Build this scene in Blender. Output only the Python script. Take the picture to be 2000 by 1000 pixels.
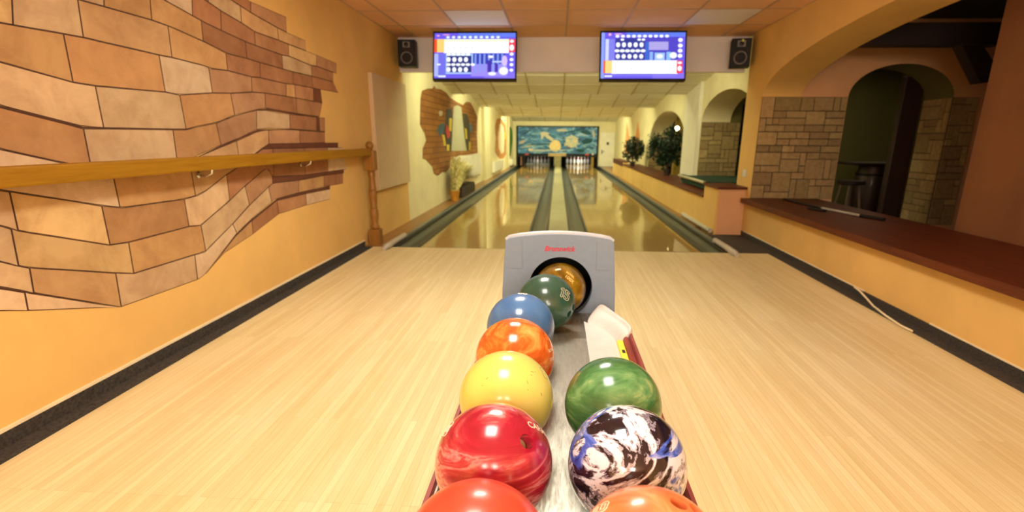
import bpy, bmesh, math, random
from mathutils import Vector, Matrix
from mathutils.geometry import tessellate_polygon
random.seed(7)
for _o in list(bpy.data.objects): bpy.data.objects.remove(_o)
C = bpy.context.scene.collection
PI = math.pi
# ------------------------------------------------------------------ camera
cam_d = bpy.data.cameras.new('camera'); cam = bpy.data.objects.new('camera', cam_d); C.objects.link(cam)
bpy.context.scene.camera = cam
_pitch, _yaw, _roll = .268911, .0530969, .0070979
_f = Vector((-math.sin(_yaw)*math.cos(_pitch), math.cos(_yaw)*math.cos(_pitch), -math.sin(_pitch)))
_r0 = Vector((math.cos(_yaw), math.sin(_yaw), 0)); _u0 = _r0.cross(_f)
_r = math.cos(_roll)*_r0+math.sin(_roll)*_u0; _u = -math.sin(_roll)*_r0+math.cos(_roll)*_u0
cam.matrix_world = Matrix(((_r.x, _u.x, -_f.x, 0), (_r.y, _u.y, -_f.y, 0), (_r.z, _u.z, -_f.z, 1.08), (0, 0, 0, 1)))
cam_d.sensor_width = 36; cam_d.lens = 1001.72*36/2000
cam_d.shift_x = -.01598; cam_d.shift_y = .0235
cam_d.clip_start = .05; cam_d.clip_end = 100
cam_d.dof.use_dof = True; cam_d.dof.focus_distance = 1.15; cam_d.dof.aperture_fstop = 3.6
# ------------------------------------------------------------------ world, exposure
w = bpy.data.worlds.new('world'); bpy.context.scene.world = w; w.use_nodes = True
w.node_tree.nodes['Background'].inputs[0].default_value = (.9, .7, .5, 1)
w.node_tree.nodes['Background'].inputs[1].default_value = .02
vs = bpy.context.scene.view_settings
vs.view_transform = 'Standard'; vs.look = 'None'; vs.exposure = 0.22; vs.gamma = 1.0; vs.use_curve_mapping = False
try:
    bpy.context.scene.cycles.max_bounces = 10; bpy.context.scene.cycles.diffuse_bounces = 6
    bpy.context.scene.cycles.use_denoising = True
except Exception: pass
# ------------------------------------------------------------------ area lights
def area(name, loc, size, size_y, power, col, rot=(0, 0, 0)):
    l = bpy.data.lights.new(name, 'AREA'); l.shape = 'RECTANGLE'; l.size = size; l.size_y = size_y
    l.energy = power; l.color = col
    o = bpy.data.objects.new(name, l); C.objects.link(o); o.location = loc; o.rotation_euler = rot
    return o
WARM = (1.0, .83, .58); LAMP_STRENGTH = 29
LAMP_COL = (1.0, .94, .82)
FLUO = (.94, .96, .54)
# the tubes that hang behind each ceiling baffle over the lanes, shining down the lanes
LANE_TUBES = [(7.2, 2.16, 34), (10.35, 2.16, 36), (13.75, 2.16, 46), (18.1, 2.08, 72)]
for _i, (_y, _z, _p) in enumerate(LANE_TUBES):
    area('lane_tube_uplight', (0, _y+.05, _z-.15), 3.0, .06, _p*.8, (.98, .98, .74), (PI-.55, 0, 0))
    area('lane_tube_light', (0, _y, _z), 3.0, .12, _p, FLUO, (math.radians(36 if _i == 0 else 24), 0, 0))
# added fill behind the camera, brightening fascia, hood face and far walls
area('rear_fill_light', (.1, -3.0, 1.55), 2.6, .8, 85, (1, .95, .87), (PI/2+.06, 0, 0))
area('side_room_fill', (4.9, 8.2, 2.25), .5, .5, 5, (1, .85, .5))     # weak unseen fill, added to lift the dark side room
area('pin_light', (.915, 22.3, .58), .9, .08, 16, (1, .95, .8), (math.radians(30), 0, 0))     # lamps of the pinsetters, above the pins
area('pin_light', (-.852, 22.3, .58), .9, .08, 3.5, (1, .95, .8), (math.radians(30), 0, 0))
# ------------------------------------------------------------------ helpers
class MB:
    def __init__(s): s.bm = bmesh.new(); s.col = None
    def box(s, x0, x1, y0, y1, z0, z1, M=None, bev=0):
        r = bmesh.ops.create_cube(s.bm, size=1)
        vs_ = r['verts']
        bmesh.ops.scale(s.bm, vec=(abs(x1-x0), abs(y1-y0), abs(z1-z0)), verts=vs_)
        bmesh.ops.translate(s.bm, vec=((x0+x1)/2, (y0+y1)/2, (z0+z1)/2), verts=vs_)
        if bev:
            es = list({e for v in vs_ for e in v.link_edges})
            b = bmesh.ops.bevel(s.bm, geom=es, offset=bev, segments=2, affect='EDGES', profile=.6)
            vs_ = list({v for f in b['faces'] for v in f.verts} | {v for v in vs_ if v.is_valid})
        if M is not None: bmesh.ops.transform(s.bm, matrix=M, verts=[v for v in vs_ if v.is_valid])
        return s
    def lathe(s, prof, n=24, M=None, a0=0, a1=2*PI):
        full = abs(a1-a0-2*PI) < 1e-6; m = n if full else n+1
        rings = []
        for r, z in prof:
            rings.append([s.bm.verts.new((r*math.cos(a0+(a1-a0)*i/n), r*math.sin(a0+(a1-a0)*i/n), z)) for i in range(m)])
        for a, b in zip(rings, rings[1:]):
            for i in range(n):
                j = (i+1) % m
                s.bm.faces.new((a[i], a[j], b[j], b[i]))
        if M is not None: bmesh.ops.transform(s.bm, matrix=M, verts=[v for r in rings for v in r])
        bmesh.ops.remove_doubles(s.bm, verts=[v for r in rings for v in r], dist=1e-6)
        return s
    def tube(s, pts, r, n=10, caps=True):
        pts = [Vector(p) for p in pts]; rings = []
        for i, p in enumerate(pts):
            d = (pts[min(i+1, len(pts)-1)]-pts[max(i-1, 0)]).normalized()
            a = d.cross(Vector((0, 0, 1)));
            if a.length < .01: a = Vector((1, 0, 0))
            a.normalize(); b = d.cross(a)
            rr = r[i] if isinstance(r, (list, tuple)) else r
            rings.append([s.bm.verts.new(p+rr*(math.cos(2*PI*k/n)*a+math.sin(2*PI*k/n)*b)) for k in range(n)])
        for A, B in zip(rings, rings[1:]):
            for k in range(n): s.bm.faces.new((A[k], A[(k+1) % n], B[(k+1) % n], B[k]))
        if caps: s.bm.faces.new(rings[0][::-1]); s.bm.faces.new(rings[-1])
        return s
    def extrude(s, pts, axis, a, b):
        """pts: 2-D outline in the other two axes, extruded from a to b along axis"""
        def mk(p, v):
            q = list(p); q.insert(axis, v); return s.bm.verts.new(q)
        A = [mk(p, a) for p in pts]; B = [mk(p, b) for p in pts]
        n = len(pts)
        for t3 in tessellate_polygon([[Vector((p[0], p[1], 0)) for p in pts]]):
            s.bm.faces.new([A[i] for i in t3]); s.bm.faces.new([B[i] for i in reversed(t3)])
        for i in range(n): s.bm.faces.new((A[i], B[i], B[(i+1) % n], A[(i+1) % n]))
        return s
    def sweep(s, prof, y0, y1, close=False):
        """open (x,z) profile swept along y"""
        A = [s.bm.verts.new((x, y0, z)) for x, z in prof]; B = [s.bm.verts.new((x, y1, z)) for x, z in prof]
        n = len(prof)
        for i in range(n if close else n-1): s.bm.faces.new((A[i], A[(i+1) % n], B[(i+1) % n], B[i]))
        if close: s.bm.faces.new(A[::-1]); s.bm.faces.new(B)
        return s
    def quad(s, *p): s.bm.faces.new([s.bm.verts.new(q) for q in p]); return s
def link(name, me, parent=None, loc=None, rot=None):
    o = bpy.data.objects.new(name, me); C.objects.link(o)
    if parent is not None: o.parent = parent
    if loc is not None: o.location = loc
    if rot is not None: o.rotation_euler = rot
    return o
def obj(name, mb, m, parent=None, loc=None, rot=None, smooth=False, recalc=True, bevel=0):
    bm = mb.bm
    if recalc: bmesh.ops.recalc_face_normals(bm, faces=bm.faces)
    me = bpy.data.meshes.new(name); bm.to_mesh(me); bm.free()
    for mm in (m if isinstance(m, (list, tuple)) else [m]): me.materials.append(mm)
    o = link(name, me, parent, loc, rot)
    if smooth:
        for p in me.polygons: p.use_smooth = True
        if smooth != 'all': me.set_sharp_from_angle(angle=math.radians(40))
    if bevel:
        md = o.modifiers.new('bevel', 'BEVEL'); md.width = bevel; md.segments = 2; md.limit_method = 'ANGLE'
    return o
def tag(o, label, cat, group=None):
    o['label'] = label; o['category'] = cat
    if group: o['group'] = group
    return o
def struct(name, mb, m, **k):
    o = obj(name, mb, m, **k); o['kind'] = 'structure'; return o
def thing(name, label, cat, loc=(0, 0, 0), rot=(0, 0, 0), group=None):
    o = bpy.data.objects.new(name, None); C.objects.link(o); o.location = loc; o.rotation_euler = rot
    o.empty_display_size = .05
    return tag(o, label, cat, group)
# ------------------------------------------------------------------ materials
def newmat(name):
    m = bpy.data.materials.new(name); m.use_nodes = True
    nt = m.node_tree; b = nt.nodes['Principled BSDF']; return m, nt, b
def ramp(nt, fac, stops, interp='LINEAR'):
    r = nt.nodes.new('ShaderNodeValToRGB'); r.color_ramp.interpolation = interp
    e = r.color_ramp.elements
    while len(e) < len(stops): e.new(.5)
    for k, (p, c) in enumerate(stops): e[k].position = p; e[k].color = (*c, 1)
    nt.links.new(fac, r.inputs[0]); return r.outputs[0]
def vec(nt, space, scale=(1, 1, 1), rot=(0, 0, 0), loc=(0, 0, 0)):
    mp = nt.nodes.new('ShaderNodeMapping'); mp.inputs['Scale'].default_value = scale; mp.inputs['Rotation'].default_value = rot
    mp.inputs['Location'].default_value = loc
    if space == 'world':
        g = nt.nodes.new('ShaderNodeNewGeometry'); nt.links.new(g.outputs['Position'], mp.inputs[0])
    else:
        g = nt.nodes.new('ShaderNodeTexCoord'); nt.links.new(g.outputs['Object'], mp.inputs[0])
    return mp.outputs[0]
def noise(nt, v, scale, detail=3, rough=.5, dist=0):
    n = nt.nodes.new('ShaderNodeTexNoise'); n.inputs['Scale'].default_value = scale; n.inputs['Detail'].default_value = detail
    n.inputs['Roughness'].default_value = rough; n.inputs['Distortion'].default_value = dist
    nt.links.new(v, n.inputs['Vector']); return n.outputs['Fac']
def mixc(nt, fac, a, b, mode='MIX'):
    m = nt.nodes.new('ShaderNodeMix'); m.data_type = 'RGBA'; m.blend_type = mode
    for sock, v in ((m.inputs[0], fac), (m.inputs[6], a), (m.inputs[7], b)):
        if hasattr(v, 'is_linked'): nt.links.new(v, sock)
        elif isinstance(v, (int, float)): sock.default_value = v
        else: sock.default_value = (*v, 1)
    return m.outputs[2]
def bump(nt, b, h, strength, dist=.002):
    n = nt.nodes.new('ShaderNodeBump'); n.inputs['Strength'].default_value = strength; n.inputs['Distance'].default_value = dist
    nt.links.new(h, n.inputs['Height']); nt.links.new(n.outputs[0], b.inputs['Normal'])
def M(name, col, rough=.6, metal=0, var=.12, scale=8, bmp=0, space='world', stretch=(1, 1, 1), coat=0, col2=None, spec=.5):
    m, nt, b = newmat(name)
    c2 = col2 or tuple(max(0, c*(1-2*var)) for c in col)
    c1 = col if col2 else tuple(min(1, c*(1+var)) for c in col)
    f = noise(nt, vec(nt, space, stretch), scale, 4, .6)
    nt.links.new(ramp(nt, f, [(.3, c2), (.7, c1)]), b.inputs['Base Color'])
    b.inputs['Roughness'].default_value = rough; b.inputs['Metallic'].default_value = metal
    b.inputs['Coat Weight'].default_value = coat; b.inputs['Coat Roughness'].default_value = .08
    b.inputs['Specular IOR Level'].default_value = spec
    if bmp: bump(nt, b, noise(nt, vec(nt, space, stretch), scale*12, 3), bmp)
    return m
def attr_mat(name, rough=.7, emit=0, nscale=0, bmp=0, namt=.25):
    m, nt, b = newmat(name)
    a = nt.nodes.new('ShaderNodeVertexColor'); a.layer_name = 'bcol'
    c = a.outputs[0]
    if nscale:
        f = noise(nt, vec(nt, 'world'), nscale, 5, .65, .4)
        c = mixc(nt, namt, c, ramp(nt, f, [(.3, (.50, .36, .24)), (.62, (1, 1, 1))]), 'MULTIPLY')
    if emit:
        b.inputs['Base Color'].default_value = (0, 0, 0, 1)
        nt.links.new(c, b.inputs['Emission Color']); b.inputs['Emission Strength'].default_value = emit
    else: nt.links.new(c, b.inputs['Base Color'])
    b.inputs['Roughness'].default_value = rough
    if bmp: bump(nt, b, noise(nt, vec(nt, 'world'), 60, 4), bmp, .004)
    return m
def emis(name, col, strength, base=(.8, .8, .8)):
    m, nt, b = newmat(name)
    b.inputs['Base Color'].default_value = (*base, 1)
    f = noise(nt, vec(nt, 'world'), 3, 2)
    nt.links.new(ramp(nt, f, [(0, tuple(c*.96 for c in col)), (1, col)]), b.inputs['Emission Color'])
    b.inputs['Emission Strength'].default_value = strength; return m
class CB:
    """mesh of coloured faces (colour attribute bcol)"""
    def __init__(s): s.v = []; s.f = []; s.c = []
    def face(s, pts, col):
        k = len(s.v); s.v += [tuple(p) for p in pts]; s.f.append(tuple(range(k, k+len(pts)))); s.c.append(col)
    def box(s, lo, hi, col):
        (x0, y0, z0), (x1, y1, z1) = lo, hi
        P = [(x0, y0, z0), (x1, y0, z0), (x1, y1, z0), (x0, y1, z0), (x0, y0, z1), (x1, y0, z1), (x1, y1, z1), (x0, y1, z1)]
        for q in ((0, 3, 2, 1), (4, 5, 6, 7), (0, 1, 5, 4), (1, 2, 6, 5), (2, 3, 7, 6), (3, 0, 4, 7)): s.face([P[i] for i in q], col)
    def build(s, name, m, parent=None, loc=None, rot=None):
        me = bpy.data.meshes.new(name); me.from_pydata(s.v, [], s.f); me.materials.append(m)
        a = me.color_attributes.new('bcol', 'FLOAT_COLOR', 'CORNER')
        i = 0
        for f, c in zip(s.f, s.c):
            for _ in f: a.data[i].color = (*c, 1); i += 1
        return link(name, me, parent, loc, rot)
def wood(name, c1, c2, axis, rough=.35, scale=3, coat=.2, spec=.5):
    st = [14, 14, 14]; st[axis] = .8
    m, nt, b = newmat(name)
    f = noise(nt, vec(nt, 'world', tuple(st)), scale, 6, .65, .8)
    nt.links.new(ramp(nt, f, [(.3, c1), (.7, c2)]), b.inputs['Base Color'])
    b.inputs['Roughness'].default_value = rough; b.inputs['Coat Weight'].default_value = coat; b.inputs['Specular IOR Level'].default_value = spec
    bump(nt, b, f, .1); return m
def boards(name, c1, c2, tint, rough, spec=.5, bw=.0265, coat=0, coat_r=.05):
    """narrow maple boards running down the lane (along Y)"""
    m, nt, b = newmat(name)
    v = vec(nt, 'world', (1, 1, 1), (0, 0, PI/2))
    br = nt.nodes.new('ShaderNodeTexBrick'); nt.links.new(v, br.inputs['Vector'])
    br.inputs['Scale'].default_value = 1; br.inputs['Brick Width'].default_value = 1.3; br.inputs['Row Height'].default_value = bw
    br.inputs['Mortar Size'].default_value = .0006; br.inputs['Mortar Smooth'].default_value = .1
    br.inputs['Color1'].default_value = (*c1, 1); br.inputs['Color2'].default_value = (*c2, 1)
    br.inputs['Mortar'].default_value = (*[x*.75 for x in c2], 1)
    br.offset = .37; br.offset_frequency = 3
    g = noise(nt, vec(nt, 'world', (60, 2.2, 1)), 1.0, 6, .7, 1.2)
    c = mixc(nt, .5, br.outputs['Color'], ramp(nt, g, [(.3, tint), (.62, (1, 1, 1))]), 'MULTIPLY')
    g2 = noise(nt, vec(nt, 'world', (2.2, .5, 1)), 2.0, 4, .6)
    c = mixc(nt, .35, c, ramp(nt, g2, [(.35, tint), (.65, (1, 1, 1))]), 'MULTIPLY')
    nt.links.new(c, b.inputs['Base Color'])
    b.inputs['Roughness'].default_value = rough; b.inputs['Specular IOR Level'].default_value = spec
    b.inputs['Coat Weight'].default_value = coat; b.inputs['Coat Roughness'].default_value = coat_r
    return m
ORANGE = M('orange_plaster', (.74, .475, .145), .85, var=.05, scale=2.2, bmp=.25)
ORANGE_PINK = M('salmon_plaster', (.70, .39, .19), .85, var=.05, scale=2.2, bmp=.2)
CREAM = M('cream_plaster', (.78, .70, .42), .85, var=.04, scale=3, bmp=.15)
WHITEP = M('white_paint', (.80, .76, .62), .5, var=.04, scale=4)
MAUVE = M('mauve_grey_board', (.80, .80, .86), .7, var=.03, scale=3)
CARPET = M('charcoal_carpet', (.052, .045, .036), .95, var=.35, scale=90, bmp=.6)
CARPET_B = M('brown_carpet', (.06, .042, .03), .95, var=.35, scale=90, bmp=.6)
CAULK = M('cream_caulk', (.85, .74, .48), .6, var=.05)
RAIL_W = wood('honey_oak', (.25, .115, .003), (.35, .175, .006), 1, .6, 3, 0, .2)
POST_W = wood('turned_oak', (.22, .095, .012), (.34, .155, .024), 2, .4, 3, .05, .35)
COUNTER_W = wood('cherry_counter', (.060, .012, .003), (.15, .032, .008), 1, .5, 3, 0, .3)
DARK_W = wood('dark_beam', (.010, .004, .003), (.022, .008, .005), 0, .6, 3, 0)
DARK_WZ = wood('dark_post', (.016, .005, .003), (.035, .010, .006), 2, .5, 3, .1)
LEDGE_W = wood('brown_ledge', (.20, .085, .02), (.34, .16, .04), 1, .45, 3)
BLACK = M('black_plastic', (.006, .0055, .006), .55, var=.2, scale=20, space='obj', spec=.3)
BLACK_G = M('black_gloss', (.010, .010, .012), .12, var=.1, scale=20, space='obj')
GREYP = M('grey_hood_plastic', (.195, .265, .36), .45, var=.03, scale=40, bmp=.05, space='obj')
GREYD = M('mid_grey_plastic', (.17, .18, .19), .5, var=.05, space='obj')
GREYL = M('pale_grey_edge', (.46, .50, .54), .4, var=.03, space='obj')
WHITE_PL = M('white_moulded_plastic', (.66, .66, .62), .35, var=.04, scale=20, space='obj')
MAROON = M('maroon_rubber', (.28, .055, .045), .38, var=.1, scale=15, space='obj')
YELLOWP = M('yellow_sticker', (.85, .74, .05), .4, var=.05, space='obj')
REDP = M('red_paint', (.55, .03, .05), .45, var=.06, space='obj')
CHROME = M('chrome', (.75, .75, .75), .15, 1, var=.05, space='obj')
GUTTER = M('gutter_plastic', (.042, .046, .032), .28, var=.12, scale=3)
GUT_CAP = M('gutter_cap_strip', (.075, .095, .088), .35, var=.12, scale=4)
CAPMID = M('centre_cap', (.36, .33, .17), .35, var=.08, scale=4)
CAP_PALE = M('pale_tube', (.50, .46, .38), .3, var=.08, scale=8)
LANE_EDGE = M('lane_edge', (.03, .027, .018), .5, var=.2)
FELT = M('green_felt', (.010, .045, .020), .9, var=.15, scale=40)
LEAFM = M('dark_leaf', (.018, .045, .018), .5, var=.5, scale=14)
STEM = M('brown_stem', (.09, .05, .025), .8, var=.2)
TERRA = M('orange_pot', (.55, .24, .02), .5, var=.1, space='obj')
PAMPAS = M('dried_grass', (.66, .56, .20), .9, var=.35, scale=24)
BROWN_D = M('dark_brown', (.045, .025, .015), .7, var=.2)
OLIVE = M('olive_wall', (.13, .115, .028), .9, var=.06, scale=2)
STONE = attr_mat('sandstone_cladding', .9, nscale=22, bmp=.8, namt=.5)
MURALM = attr_mat('painted_brick', .85, nscale=5.5, namt=.55)
FLATM = attr_mat('wall_painting', .8, nscale=14, namt=.25)
FLOOR_M = boards('approach_maple', (.84, .755, .465), (.75, .645, .36), (.82, .73, .50), .32, .35)
LANE_M = boards('lane_maple', (.40, .255, .045), (.35, .22, .036), (.84, .72, .46), .45, .35, coat=.85, coat_r=.045)
def steel():
    m, nt, b = newmat('scuffed_steel')
    f = noise(nt, vec(nt, 'world', (18, 3, 1)), 4, 7, .75, 1.2)
    nt.links.new(ramp(nt, f, [(.3, (.20, .19, .15)), (.7, (.46, .44, .38))]), b.inputs['Base Color'])
    b.inputs['Metallic'].default_value = .75
    nt.links.new(ramp(nt, f, [(.3, (.5, .5, .5)), (.7, (.28, .28, .28))]), b.inputs['Roughness'])
    return m
STEEL = steel()
def ceiling_mat():
    m, nt, b = newmat('orange_ceiling_tile')
    f = noise(nt, vec(nt, 'world'), 140, 2); g = noise(nt, vec(nt, 'world'), 1.5, 2)
    nt.links.new(ramp(nt, g, [(.35, (.50, .25, .10)), (.65, (.56, .29, .12))]), b.inputs['Base Color'])
    b.inputs['Roughness'].default_value = .9; bump(nt, b, f, .3, .002); return m
CEIL_M = ceiling_mat()
TILE_O = M('salmon_tile', (.78, .47, .25), .9, var=.03, scale=3)
TILE_W = M('pale_light_tile', (.84, .80, .76), .6, var=.02, scale=3)
TILE_C = M('cream_lane_tile', (.86, .85, .72), .9, var=.03, scale=3)
GRIDM = M('tee_bar', (.50, .33, .20), .6, var=.05)
GRIDC = M('tee_bar_dark', (.50, .46, .28), .6, var=.05)
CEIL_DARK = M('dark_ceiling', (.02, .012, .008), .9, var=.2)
DARKPIT = M('pit_black', (.006, .006, .006), .8, var=.2)
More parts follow.
